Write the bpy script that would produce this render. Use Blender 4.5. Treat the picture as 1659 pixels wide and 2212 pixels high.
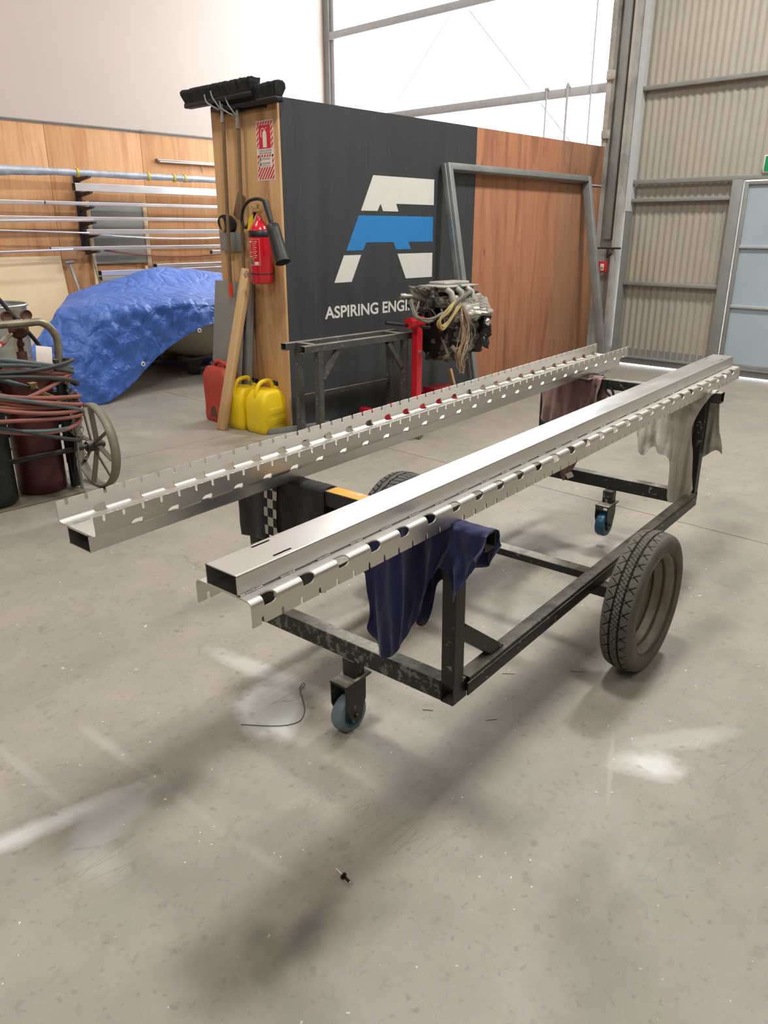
import bpy, bmesh, math, random
from mathutils import Vector, Matrix, noise as mnoise
from mathutils.geometry import delaunay_2d_cdt
random.seed(7)
R = math.radians
S = bpy.context.scene
for o in list(bpy.data.objects): bpy.data.objects.remove(o)
COL = S.collection

# ------------------------------------------------------------ camera
pitch, az = 0.354294, 0.758390
fw = Vector((math.cos(az)*math.cos(pitch), math.sin(az)*math.cos(pitch), -math.sin(pitch)))
rt = Vector((math.sin(az), -math.cos(az), 0)); up = rt.cross(fw)
cd = bpy.data.cameras.new('camera'); cam = bpy.data.objects.new('camera', cd); COL.objects.link(cam)
cam.matrix_world = Matrix(((rt.x, up.x, -fw.x, 0), (rt.y, up.y, -fw.y, 0), (rt.z, up.z, -fw.z, 1.51), (0, 0, 0, 1)))
cd.sensor_fit = 'HORIZONTAL'; cd.sensor_width = 36; cd.lens = 36*1640.9/1659; cd.clip_start = .05; cd.clip_end = 200
S.camera = cam
# ------------------------------------------------------------ sky seen through the glazing, lamps, exposure
W = bpy.data.worlds.new('overcast_sky'); S.world = W; W.use_nodes = True
W.node_tree.nodes['Background'].inputs[0].default_value = (.93, .97, 1, 1)
W.node_tree.nodes['Background'].inputs[1].default_value = 5.5
S.view_settings.view_transform = 'Standard'; S.view_settings.look = 'None'
S.view_settings.gamma = 1; S.view_settings.use_curve_mapping = False; S.view_settings.exposure = 0.0
# high-bay lamps hang in rows above the floor: (x, y, watts)
HIGHBAYS = [(6.3, 1.75, 245), (2.0, 1.75, 145), (-2.4, 1.75, 115), (6.3, -2.6, 60), (2.0, -2.6, 45), (-2.4, -2.6, 45), (6.3, 6.2, 45), (2.0, 6.2, 70), (-2.4, 6.2, 40)]
def area(name, loc, rot, sx, sy, power, col):
    l = bpy.data.lights.new(name, 'AREA'); l.shape = 'RECTANGLE'; l.size = sx; l.size_y = sy; l.energy = power; l.color = col
    o = bpy.data.objects.new(name, l); COL.objects.link(o); o.location = loc; o.rotation_euler = rot; return o
# daylight coming in through the big glazed opening in the end wall (fills exactly that opening)
area('window_daylight', (8.95, 7.04, 3.95), (0, R(90), 0), 3.1, 4.4, 140, (.86, .94, 1))

# ------------------------------------------------------------ helpers
def link(o): COL.objects.link(o); return o
class MB:
    def __init__(s): s.v = []; s.f = []; s.m = []; s.sm = []
    def add(s, vs, fs, mi=0, smooth=False, M=None):
        b = len(s.v)
        for p in vs:
            p = Vector(p); s.v.append(M @ p if M is not None else p)
        for f in fs: s.f.append([b+i for i in f]); s.m.append(mi); s.sm.append(smooth)
        return s
    def box(s, lo, hi, mi=0, M=None):
        x0, y0, z0 = lo; x1, y1, z1 = hi
        vs = [(x0,y0,z0),(x1,y0,z0),(x1,y1,z0),(x0,y1,z0),(x0,y0,z1),(x1,y0,z1),(x1,y1,z1),(x0,y1,z1)]
        return s.add(vs, [(0,3,2,1),(4,5,6,7),(0,1,5,4),(1,2,6,5),(2,3,7,6),(3,0,4,7)], mi, False, M)
    def bbox(s, lo, hi, b=.004, mi=0, M=None, seg=2):
        bm = bmesh.new(); bmesh.ops.create_cube(bm, size=1)
        c = [(lo[i]+hi[i])/2 for i in range(3)]; d = [abs(hi[i]-lo[i]) for i in range(3)]
        for v in bm.verts: v.co = Vector((v.co.x*d[0]+c[0], v.co.y*d[1]+c[1], v.co.z*d[2]+c[2]))
        bmesh.ops.bevel(bm, geom=list(bm.edges), offset=min(b, min(d)*.45), segments=seg, profile=.5, affect='EDGES')
        bm.verts.index_update()
        s.add([v.co.copy() for v in bm.verts], [[v.index for v in f.verts] for f in bm.faces], mi, True, M); bm.free(); return s
    def tube(s, pts, r, n=10, mi=0, cap=True, M=None, closed=False, smooth=True):
        pts = [Vector(p) for p in pts]; N = len(pts); rs = r if isinstance(r, (list, tuple)) else [r]*N
        vs = []; ref = None
        for i, p in enumerate(pts):
            if closed: t = pts[(i+1) % N]-pts[i-1]
            else: t = pts[min(i+1, N-1)]-pts[max(i-1, 0)]
            t.normalize()
            if ref is None: ref = Vector((0,0,1)) if abs(t.z) < .9 else Vector((1,0,0))
            a = (ref - t*ref.dot(t)); a.normalize(); ref = a; b = t.cross(a)
            for k in range(n):
                w = 2*math.pi*k/n; vs.append(p + (a*math.cos(w)+b*math.sin(w))*rs[i])
        fs = []
        for i in range(N if closed else N-1):
            j = (i+1) % N
            for k in range(n): fs.append((i*n+k, i*n+(k+1)%n, j*n+(k+1)%n, j*n+k))
        s.add(vs, fs, mi, smooth, M)
        if cap and not closed:
            s.add(vs[:n], [list(range(n))[::-1]], mi, False, M); s.add(vs[-n:], [list(range(n))], mi, False, M)
        return s
    def cyl(s, p0, p1, r, n=20, mi=0, M=None, r1=None): return s.tube([p0, p1], [r, r if r1 is None else r1], n, mi, True, M)
    def lathe(s, prof, n=28, mi=0, M=None, smooth=True):
        vs = []; 
        for (r, z) in prof:
            for k in range(n):
                a = 2*math.pi*k/n; vs.append((r*math.cos(a), r*math.sin(a), z))
        fs = [(i*n+k, i*n+(k+1)%n, (i+1)*n+(k+1)%n, (i+1)*n+k) for i in range(len(prof)-1) for k in range(n)]
        return s.add(vs, fs, mi, smooth, M)
    def prism(s, poly, z0, z1, mi=0, M=None):
        n = len(poly); vs = [(x, y, z0) for x, y in poly]+[(x, y, z1) for x, y in poly]
        fs = [list(range(n))[::-1], [n+i for i in range(n)]]+[(i, (i+1)%n, n+(i+1)%n, n+i) for i in range(n)]
        return s.add(vs, fs, mi, False, M)
    def rhs(s, p0, p1, a, b, t=.003, mi=0, upv=(0,0,1), rad=.004):
        """hollow rectangular section p0->p1, a across, b up, open ends"""
        p0 = Vector(p0); p1 = Vector(p1); d = (p1-p0); L = d.length; d.normalize(); u = Vector(upv); side = d.cross(u).normalized(); u = side.cross(d)
        M = Matrix(((side.x, u.x, d.x, p0.x), (side.y, u.y, d.y, p0.y), (side.z, u.z, d.z, p0.z), (0,0,0,1)))
        def ring(a, b, r):
            o = []
            for sx, sy, st in ((1,1,0), (-1,1,90), (-1,-1,180), (1,-1,270)):
                for k in range(4):
                    w = R(st+30*k); o.append((sx*(a/2-r)+r*math.cos(w), sy*(b/2-r)+r*math.sin(w)))
            return o
        ro = ring(a, b, rad); ri = ring(a-2*t, b-2*t, max(rad-t, .0008)); n = len(ro)
        vs = [(x,y,0) for x,y in ro]+[(x,y,L) for x,y in ro]+[(x,y,0) for x,y in ri]+[(x,y,L) for x,y in ri]
        fo = [(i, (i+1)%n, n+(i+1)%n, n+i) for i in range(n)]; fi = [(2*n+i, 3*n+i, 3*n+(i+1)%n, 2*n+(i+1)%n) for i in range(n)]
        fe = [(i, 2*n+i, 2*n+(i+1)%n, (i+1)%n) for i in range(n)]+[(n+i, n+(i+1)%n, 3*n+(i+1)%n, 3*n+i) for i in range(n)]
        return s.add(vs, fo+fi+fe, mi, False, M)
    def grid(s, P, mi=0, smooth=True, M=None):
        nr = len(P); nc = len(P[0]); vs = [p for r in P for p in r]
        return s.add(vs, [(i*nc+j, i*nc+j+1, (i+1)*nc+j+1, (i+1)*nc+j) for i in range(nr-1) for j in range(nc-1)], mi, smooth, M)
    def build(s, name, mats, parent=None, M=None):
        me = bpy.data.meshes.new(name); me.from_pydata([tuple(v) for v in s.v], [], s.f)
        if not isinstance(mats, (list, tuple)): mats = [mats]
        for m in mats: me.materials.append(m)
        me.polygons.foreach_set('material_index', s.m); me.polygons.foreach_set('use_smooth', s.sm); me.update()
        o = link(bpy.data.objects.new(name, me))
        if parent: o.parent = parent
        if M is not None: o.matrix_world = M
        return o
def tag(o, label=None, cat=None, group=None, kind=None):
    if label: o['label'] = label
    if cat: o['category'] = cat
    if group: o['group'] = group
    if kind: o['kind'] = kind
    return o
def empty(name, loc=(0,0,0), M=None, rz=0):
    o = link(bpy.data.objects.new(name, None)); o.empty_display_size = .1
    if M is not None: o.matrix_world = M
    else: o.location = loc; o.rotation_euler = (0,0,rz)
    return o
def thing(name, label, cat, loc=(0,0,0), M=None, group=None, rz=0): return tag(empty(name, loc, M, rz), label, cat, group)
def dup(o, parent=None):
    c = o.copy(); link(c); c.parent = parent
    for ch in [x for x in bpy.data.objects if x.parent == o]: dup(ch, c)
    return c
def T(x, y, z): return Matrix.Translation((x, y, z))
def RX(a): return Matrix.Rotation(R(a), 4, 'X')
def RY(a): return Matrix.Rotation(R(a), 4, 'Y')
def RZ(a): return Matrix.Rotation(R(a), 4, 'Z')
def align(p0, d, upv=(0,0,1)):
    z = Vector(d).normalized(); x = Vector(upv).cross(z)
    if x.length < 1e-4: x = Vector((1,0,0))
    x.normalize(); y = z.cross(x); p0 = Vector(p0)
    return Matrix(((x.x,y.x,z.x,p0.x),(x.y,y.y,z.y,p0.y),(x.z,y.z,z.z,p0.z),(0,0,0,1)))
def catmull(P, n):
    P = [Vector(p) for p in P]; out = []
    for i in range(len(P)-1):
        a = P[max(i-1,0)]; b = P[i]; c = P[i+1]; d = P[min(i+2,len(P)-1)]
        for k in range(n):
            t = k/n; out.append(.5*((2*b)+(c-a)*t+(2*a-5*b+4*c-d)*t*t+(3*b-a-3*c+d)*t**3))
    out.append(P[-1]); return out
def surf(ctrl, nu, nv):
    rows = [catmull(r, nu) for r in ctrl]; cols = [catmull([rows[i][j] for i in range(len(rows))], nv) for j in range(len(rows[0]))]
    return [[cols[j][i] for j in range(len(cols))] for i in range(len(cols[0]))]
def textmesh(body, size, bold=.0, depth=0.0, spacing=1.0):
    c = bpy.data.curves.new('t', 'FONT'); c.body = body; c.size = size; c.offset = bold; c.extrude = depth; c.space_character = spacing
    o = bpy.data.objects.new('t', c); COL.objects.link(o); dg = bpy.context.evaluated_depsgraph_get()
    me = bpy.data.meshes.new_from_object(o.evaluated_get(dg)); vs = [v.co.copy() for v in me.vertices]; fs = [list(p.vertices) for p in me.polygons]
    bpy.data.objects.remove(o); bpy.data.curves.remove(c); bpy.data.meshes.remove(me); return vs, fs

# ------------------------------------------------------------ materials
class NT:
    def __init__(s, name):
        s.m = bpy.data.materials.new(name); s.m.use_nodes = True; s.t = s.m.node_tree; s.b = s.t.nodes['Principled BSDF']
        s.tc = s.n('ShaderNodeTexCoord'); s.co = s.tc.outputs['Object']
    def n(s, typ, **k):
        x = s.t.nodes.new(typ)
        for a, b in k.items(): setattr(x, a, b)
        return x
    def l(s, a, b): s.t.links.new(a, b)
    def mapped(s, scale, loc=(0,0,0), rot=(0,0,0), co=None):
        m = s.n('ShaderNodeMapping'); m.inputs['Scale'].default_value = scale if isinstance(scale, (tuple, list)) else (scale,)*3
        m.inputs['Location'].default_value = loc; m.inputs['Rotation'].default_value = rot; s.l(co or s.co, m.inputs[0]); return m.outputs[0]
    def noise(s, scale, lo=.4, hi=.6, detail=5, rough=.6, loc=(0,0,0), dist=0, co=None, ramp=True):
        x = s.n('ShaderNodeTexNoise'); x.inputs['Scale'].default_value = 1; x.inputs['Detail'].default_value = detail; x.inputs['Roughness'].default_value = rough; x.inputs['Distortion'].default_value = dist
        s.l(s.mapped(scale, loc, co=co), x.inputs['Vector'])
        return s.rng(x.outputs['Fac'], lo, hi) if ramp else x.outputs['Fac']
    def voro(s, scale, lo, hi, feature='F1', loc=(0,0,0), co=None):
        x = s.n('ShaderNodeTexVoronoi', feature=feature); x.inputs['Scale'].default_value = 1; s.l(s.mapped(scale, loc, co=co), x.inputs['Vector'])
        return s.rng(x.outputs['Distance'], lo, hi)
    def rng(s, v, lo, hi, a=0, b=1):
        r = s.n('ShaderNodeMapRange'); r.inputs[1].default_value = lo; r.inputs[2].default_value = hi; r.inputs[3].default_value = a; r.inputs[4].default_value = b
        s.l(v, r.inputs[0]); return r.outputs[0]
    def math(s, op, a, b=None):
        m = s.n('ShaderNodeMath', operation=op)
        for i, v in enumerate((a, b)):
            if v is None: continue
            if isinstance(v, (int, float)): m.inputs[i].default_value = v
            else: s.l(v, m.inputs[i])
        return m.outputs[0]
    def mix(s, fac, a, b):
        m = s.n('ShaderNodeMix', data_type='RGBA')
        for i, v in ((0, fac), (6, a), (7, b)):
            if isinstance(v, (int, float)): m.inputs[i].default_value = v
            elif isinstance(v, (tuple, list)): m.inputs[i].default_value = (*v[:3], 1)
            else: s.l(v, m.inputs[i])
        return m.outputs[2]
    def sep(s):
        x = s.n('ShaderNodeSeparateXYZ'); s.l(s.co, x.inputs[0]); return x.outputs
    def bump(s, h, strength, dist=.01):
        b = s.n('ShaderNodeBump'); b.inputs['Strength'].default_value = strength; b.inputs['Distance'].default_value = dist; s.l(h, b.inputs['Height'])
        if s.b.inputs['Normal'].is_linked: s.l(s.b.inputs['Normal'].links[0].from_socket, b.inputs['Normal'])
        s.l(b.outputs[0], s.b.inputs['Normal'])
    def fin(s, col, rough=.5, metal=0, **k):
        for nm, v in (('Base Color', col), ('Roughness', rough), ('Metallic', metal)):
            if isinstance(v, (int, float)): s.b.inputs[nm].default_value = v
            elif isinstance(v, (tuple, list)): s.b.inputs[nm].default_value = (*v[:3], 1)
            else: s.l(v, s.b.inputs[nm])
        for a, v in k.items(): s.b.inputs[a].default_value = v
        return s.m
def hx(r, g, b):
    f = lambda c: (c/255/12.92) if c/255 <= .04045 else ((c/255+.055)/1.055)**2.4
    return (f(r), f(g), f(b))
def simple(name, c, rough=.5, metal=0, vary=.12, scale=18, bump=0, dirt=None, **k):
    n = NT(name); c2 = tuple(x*(1-vary) for x in c)
    col = n.mix(n.noise(scale, .35, .65), c, c2)
    if dirt: col = n.mix(n.noise(scale*.35, dirt[1], dirt[2], 8, .7, (3,1,2)), col, dirt[0])
    if bump: n.bump(n.noise(scale*4, .2, .8), bump, .003)
    rr = n.rng(n.noise(scale*.7, .3, .7, loc=(5,5,5)), 0, 1, max(rough-.08, .03), min(rough+.1, 1))
    return n.fin(col, rr, metal, **k)

def m_floor():
    n = NT('concrete_floor'); X, Y, Z = n.sep()
    wn_ = n.n('ShaderNodeTexNoise'); wn_.inputs['Scale'].default_value = 30; wn_.inputs['Detail'].default_value = 3; n.l(n.co, wn_.inputs['Vector'])
    wa = n.n('ShaderNodeVectorMath', operation='MULTIPLY_ADD'); n.l(wn_.outputs['Color'], wa.inputs[0]); wa.inputs[1].default_value = (.035,.035,0); n.l(n.co, wa.inputs[2]); wob_co = wa.outputs[0]
    col = n.mix(n.noise(.8, .38, .66, 6, .62), hx(154,147,136), hx(138,134,123))
    col = n.mix(n.math('MULTIPLY', n.noise(2.2, .42, .62, 7, .66, (3,3,0)), .5), col, hx(163,150,138))
    col = n.mix(n.math('MULTIPLY', n.noise(2.9, .48, .66, 7, .66, (13,5,0)), .55), col, hx(140,139,123))
    col = n.mix(n.math('MULTIPLY', n.noise(1.5, .52, .72, 8, .68, (4,7,0)), .5), col, hx(116,112,99))
    col = n.mix(n.math('MULTIPLY', n.noise(5, .46, .74, 9, .74, (1,7,0)), .35), col, hx(172,163,151))
    col = n.mix(n.math('MULTIPLY', n.noise(11, .57, .66, 9, .72, (9,2,0), .2), .34), col, hx(108,104,92))
    col = n.mix(n.math('MULTIPLY', n.noise(38, .60, .68, 4, .6, (5,2,0)), .40), col, hx(104,100,90))
    col = n.mix(n.math('MULTIPLY', n.noise(70, .55, .75, 3, .6, (5,9,0)), .18), col, hx(178,170,158))
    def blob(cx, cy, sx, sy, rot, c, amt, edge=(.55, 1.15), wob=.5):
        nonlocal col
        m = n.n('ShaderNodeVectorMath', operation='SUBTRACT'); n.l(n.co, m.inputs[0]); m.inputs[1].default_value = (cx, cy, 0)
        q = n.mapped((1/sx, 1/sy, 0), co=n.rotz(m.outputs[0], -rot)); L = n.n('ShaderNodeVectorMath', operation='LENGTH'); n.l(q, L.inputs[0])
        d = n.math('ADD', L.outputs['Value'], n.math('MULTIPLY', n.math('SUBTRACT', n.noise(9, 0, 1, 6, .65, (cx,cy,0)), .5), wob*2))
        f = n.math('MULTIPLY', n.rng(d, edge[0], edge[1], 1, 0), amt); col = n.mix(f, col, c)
    def rotz(v, a):
        x = n.n('ShaderNodeVectorRotate', rotation_type='Z_AXIS'); x.inputs['Angle'].default_value = R(a); n.l(v, x.inputs['Vector']); return x.outputs[0]
    n.rotz = rotz
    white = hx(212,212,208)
    # pale overspray patches, wheel smears and dark marks lying on the slab
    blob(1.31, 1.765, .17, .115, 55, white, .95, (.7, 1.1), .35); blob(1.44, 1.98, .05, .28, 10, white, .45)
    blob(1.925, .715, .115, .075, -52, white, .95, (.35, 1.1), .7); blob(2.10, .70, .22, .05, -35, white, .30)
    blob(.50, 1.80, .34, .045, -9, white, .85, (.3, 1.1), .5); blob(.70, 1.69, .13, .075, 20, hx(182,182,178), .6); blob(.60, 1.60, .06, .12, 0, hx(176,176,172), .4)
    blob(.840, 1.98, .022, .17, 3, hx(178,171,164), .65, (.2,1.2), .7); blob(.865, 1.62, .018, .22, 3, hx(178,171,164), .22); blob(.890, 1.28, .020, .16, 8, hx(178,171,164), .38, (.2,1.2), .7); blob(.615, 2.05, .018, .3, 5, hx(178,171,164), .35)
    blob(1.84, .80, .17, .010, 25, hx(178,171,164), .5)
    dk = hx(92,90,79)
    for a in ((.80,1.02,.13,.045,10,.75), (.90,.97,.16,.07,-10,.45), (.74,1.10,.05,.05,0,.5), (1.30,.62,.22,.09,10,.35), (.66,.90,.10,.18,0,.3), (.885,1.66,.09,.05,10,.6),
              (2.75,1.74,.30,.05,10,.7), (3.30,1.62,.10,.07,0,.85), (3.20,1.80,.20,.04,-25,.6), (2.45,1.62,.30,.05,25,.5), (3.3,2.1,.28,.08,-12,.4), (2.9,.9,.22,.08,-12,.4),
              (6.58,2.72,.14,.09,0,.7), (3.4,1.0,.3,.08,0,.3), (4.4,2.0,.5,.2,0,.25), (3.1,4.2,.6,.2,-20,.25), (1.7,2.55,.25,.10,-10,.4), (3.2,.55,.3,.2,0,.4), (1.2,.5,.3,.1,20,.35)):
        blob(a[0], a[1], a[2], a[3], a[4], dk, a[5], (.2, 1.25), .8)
    # dropped paint flecks, drips, scratches
    sp = n.voro(6.5, .034, .044, loc=(.3,.2,0), co=wob_co); keep = n.noise(3.3, .45, .50, 2, .5, (8,8,0))
    col = n.mix(n.math('MULTIPLY', n.math('SUBTRACT', 1, sp), keep), col, hx(206,201,188))
    sp = n.voro(21, .05, .07, loc=(3.3,1.2,0), co=wob_co); keep = n.noise(2.9, .46, .54, 2, .5, (2,18,0)); col = n.mix(n.math('MULTIPLY', n.math('SUBTRACT', 1, sp), keep), col, hx(216,212,200))
    sp = n.voro((13,12,1), .07, .15, loc=(9.3,7.2,0), co=wob_co); keep = n.noise(2.2, .45, .55, 3, .6, (11,8,0)); col = n.mix(n.math('MULTIPLY', n.math('MULTIPLY', n.math('SUBTRACT', 1, sp), keep), .40), col, hx(112,107,95))
    sp = n.voro(9, .05, .14, loc=(5.3,2.2,0)); keep = n.noise(1.9, .46, .62, 2, .5, (18,8,0))
    col = n.mix(n.math('MULTIPLY', n.math('MULTIPLY', n.math('SUBTRACT', 1, sp), keep), .6), col, hx(110,105,94))
    sc = n.voro((3.2, 26, 1), .0, .035, 'DISTANCE_TO_EDGE', (2,1,0)); col = n.mix(n.math('MULTIPLY', n.math('MULTIPLY', n.math('SUBTRACT', 1, sc), n.noise(3, .58, .66, 2, .5, (1,8,3))), .5), col, hx(120,114,102))
    ck = n.n('ShaderNodeTexVoronoi', feature='DISTANCE_TO_EDGE'); ck.inputs['Scale'].default_value = 1
    dn = n.n('ShaderNodeTexNoise'); dn.inputs['Scale'].default_value = 3; dn.inputs['Detail'].default_value = 6; n.l(n.co, dn.inputs['Vector'])
    ad = n.n('ShaderNodeVectorMath', operation='MULTIPLY_ADD'); n.l(dn.outputs['Color'], ad.inputs[0]); ad.inputs[1].default_value = (.5,.5,0); n.l(n.mapped(.55, (1.3,.4,0)), ad.inputs[2]); n.l(ad.outputs[0], ck.inputs['Vector'])
    col = n.mix(n.math('MULTIPLY', n.math('MULTIPLY', n.rng(ck.outputs['Distance'], 0, .005, 1, 0), n.noise(.9, .56, .64, 2, .5, (3,3,0))), .45), col, hx(110,104,92))
    n.bump(n.noise(60, .3, .7, 6, .7), .10, .002); n.bump(n.noise(7, .2, .8, 5), .06, .01)
    rr = n.rng(n.noise(1.6, .3, .7, 6, .6, (7,1,0)), 0, 1, .42, .62)
    return n.fin(col, rr)
def m_ply(name, a, b, c, knots=.6, gs=(.0,1.0)):
    n = NT(name)
    col = n.mix(n.noise((9,9,.9), .3, .7, 4, .6, (1,2,3), 1.0), a, b)
    col = n.mix(n.math('MULTIPLY', n.noise((3,3,.35), .5, .68, 5, .6, (8,1,1), 2.0), .8), col, c)
    col = n.mix(n.math('MULTIPLY', n.noise((60,60,2.2), .45, .75, 3, .5), .25), col, c)
    if knots:
        kn = n.voro((3.6,3.6,1.5), .03, .075, loc=(.7,.1,.4)); col = n.mix(n.math('MULTIPLY', n.math('SUBTRACT', 1, kn), knots), col, tuple(x*.55 for x in c))
    n.bump(n.noise((40,40,2), .3, .7), .08, .002)
    return n.fin(col, .62)
def m_black_panel():
    n = NT('black_painted_panel')
    col = n.mix(n.noise((7,7,.7), .35, .75, 5, .6), hx(56,59,62), hx(66,69,72))
    col = n.mix(n.math('MULTIPLY', n.noise((40,40,1.3), .5, .8, 3), .4), col, hx(76,80,83))
    sp = n.voro(6, .03, .045, loc=(1,2,3)); col = n.mix(n.math('MULTIPLY', n.math('SUBTRACT', 1, sp), .35), col, hx(150,152,150))
    n.bump(n.noise((30,30,1.5), .3, .7), .1, .002); return n.fin(col, .5)
def m_scuffed(name='scuffed_black_steel', amt=.62, c=(38,39,37), c2=(150,150,138)):
    n = NT(name)
    col = n.mix(n.noise(10, .35, .65), hx(*c), tuple(x*.7 for x in hx(*c)))
    N = n.n('ShaderNodeNewGeometry'); up_ = n.n('ShaderNodeSeparateXYZ'); n.l(N.outputs['Normal'], up_.inputs[0])
    # worn, dusty paint on faces that point up plus chips everywhere
    chips = n.noise(30, amt-.01, amt+.02, 9, .68, (2,5,1)); wear = n.noise(9, .40, .56, 8, .7, (9,1,4))
    col = n.mix(n.math('MULTIPLY', chips, .75), col, hx(*c2))
    top = n.math('MULTIPLY', n.rng(up_.outputs[2], .6, .95), n.math('ADD', n.math('MULTIPLY', wear, .55), .3))
    col = n.mix(top, col, hx(158,152,138))
    n.bump(chips, .4, .001); return n.fin(col, .48)
def m_steel(name, c, rough, streak=(2,90,90), vary=.12, metal=1.0, bstr=.05):
    n = NT(name)
    col = n.mix(n.noise(streak, .3, .7, 4, .6), c, tuple(x*(1-vary) for x in c))
    col = n.mix(n.math('MULTIPLY', n.noise((3,14,14), .5, .75, 5, .6, (4,4,4)), .35), col, tuple(x*.72 for x in c))
    rr = n.rng(n.noise((3,12,12), .3, .7, 3, .5, (1,1,1)), 0, 1, rough-.03, rough+.05)
    if bstr: n.bump(n.noise((6,260,260), .2, .8, 2), bstr, .0006)
    return n.fin(col, rr, metal)
def m_tarp():
    n = NT('blue_tarpaulin')
    col = n.mix(n.noise(2.2, .35, .65), hx(58,104,192), hx(80,122,206))
    co = n.mapped((1,1,1)); w = n.n('ShaderNodeTexVoronoi', feature='DISTANCE_TO_EDGE'); w.inputs['Scale'].default_value = 1
    dn = n.n('ShaderNodeTexNoise'); dn.inputs['Scale'].default_value = 2.2; dn.inputs['Detail'].default_value = 5; n.l(n.co, dn.inputs['Vector'])
    ad = n.n('ShaderNodeVectorMath', operation='MULTIPLY_ADD'); n.l(dn.outputs['Color'], ad.inputs[0]); ad.inputs[1].default_value = (3,3,3); n.l(n.mapped((7,7,4)), ad.inputs[2]); n.l(ad.outputs[0], w.inputs['Vector'])
    n.bump(n.rng(w.outputs['Distance'], 0, .25), .55, .02); n.bump(n.noise(26, .25, .75, 6, .6), .35, .01)
    return n.fin(col, .33, 0)
def m_cloth(name, c, rough=.9, vary=.35, sc=7, stain=None):
    n = NT(name); col = n.mix(n.noise(sc, .3, .7, 5), c, tuple(x*(1-vary) for x in c))
    if stain: col = n.mix(n.math('MULTIPLY', n.noise(5, .5, .66, 5, .6, (3,3,3)), .7), col, stain)
    n.bump(n.noise(220, .2, .8, 2), .25, .001); n.bump(n.noise(24, .3, .7, 4), .3, .006)
    return n.fin(col, rough, 0, **{'Sheen Weight': .25})
def m_checker():
    n = NT('checkered_ribbon'); c = n.n('ShaderNodeTexChecker'); c.inputs['Scale'].default_value = 1
    n.l(n.mapped((0, 1/.0245, 1/.0300), (0, .30, .1)), c.inputs['Vector']); c.inputs[1].default_value = (*hx(198,196,190), 1); c.inputs[2].default_value = (*hx(38,38,40), 1)
    n.l(c.outputs[0], n.b.inputs['Base Color']); n.b.inputs['Roughness'].default_value = .8; return n.m
def m_glass(name, c, rough, trans=1.0):
    n = NT(name); n.fin(c, rough); n.b.inputs['Transmission Weight'].default_value = trans; n.b.inputs['IOR'].default_value = 1.45; return n.m
def m_emit(name, c, s):
    n = NT(name); n.fin(c, .5); n.b.inputs['Emission Color'].default_value = (*c, 1); n.b.inputs['Emission Strength'].default_value = s; return n.m

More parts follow.
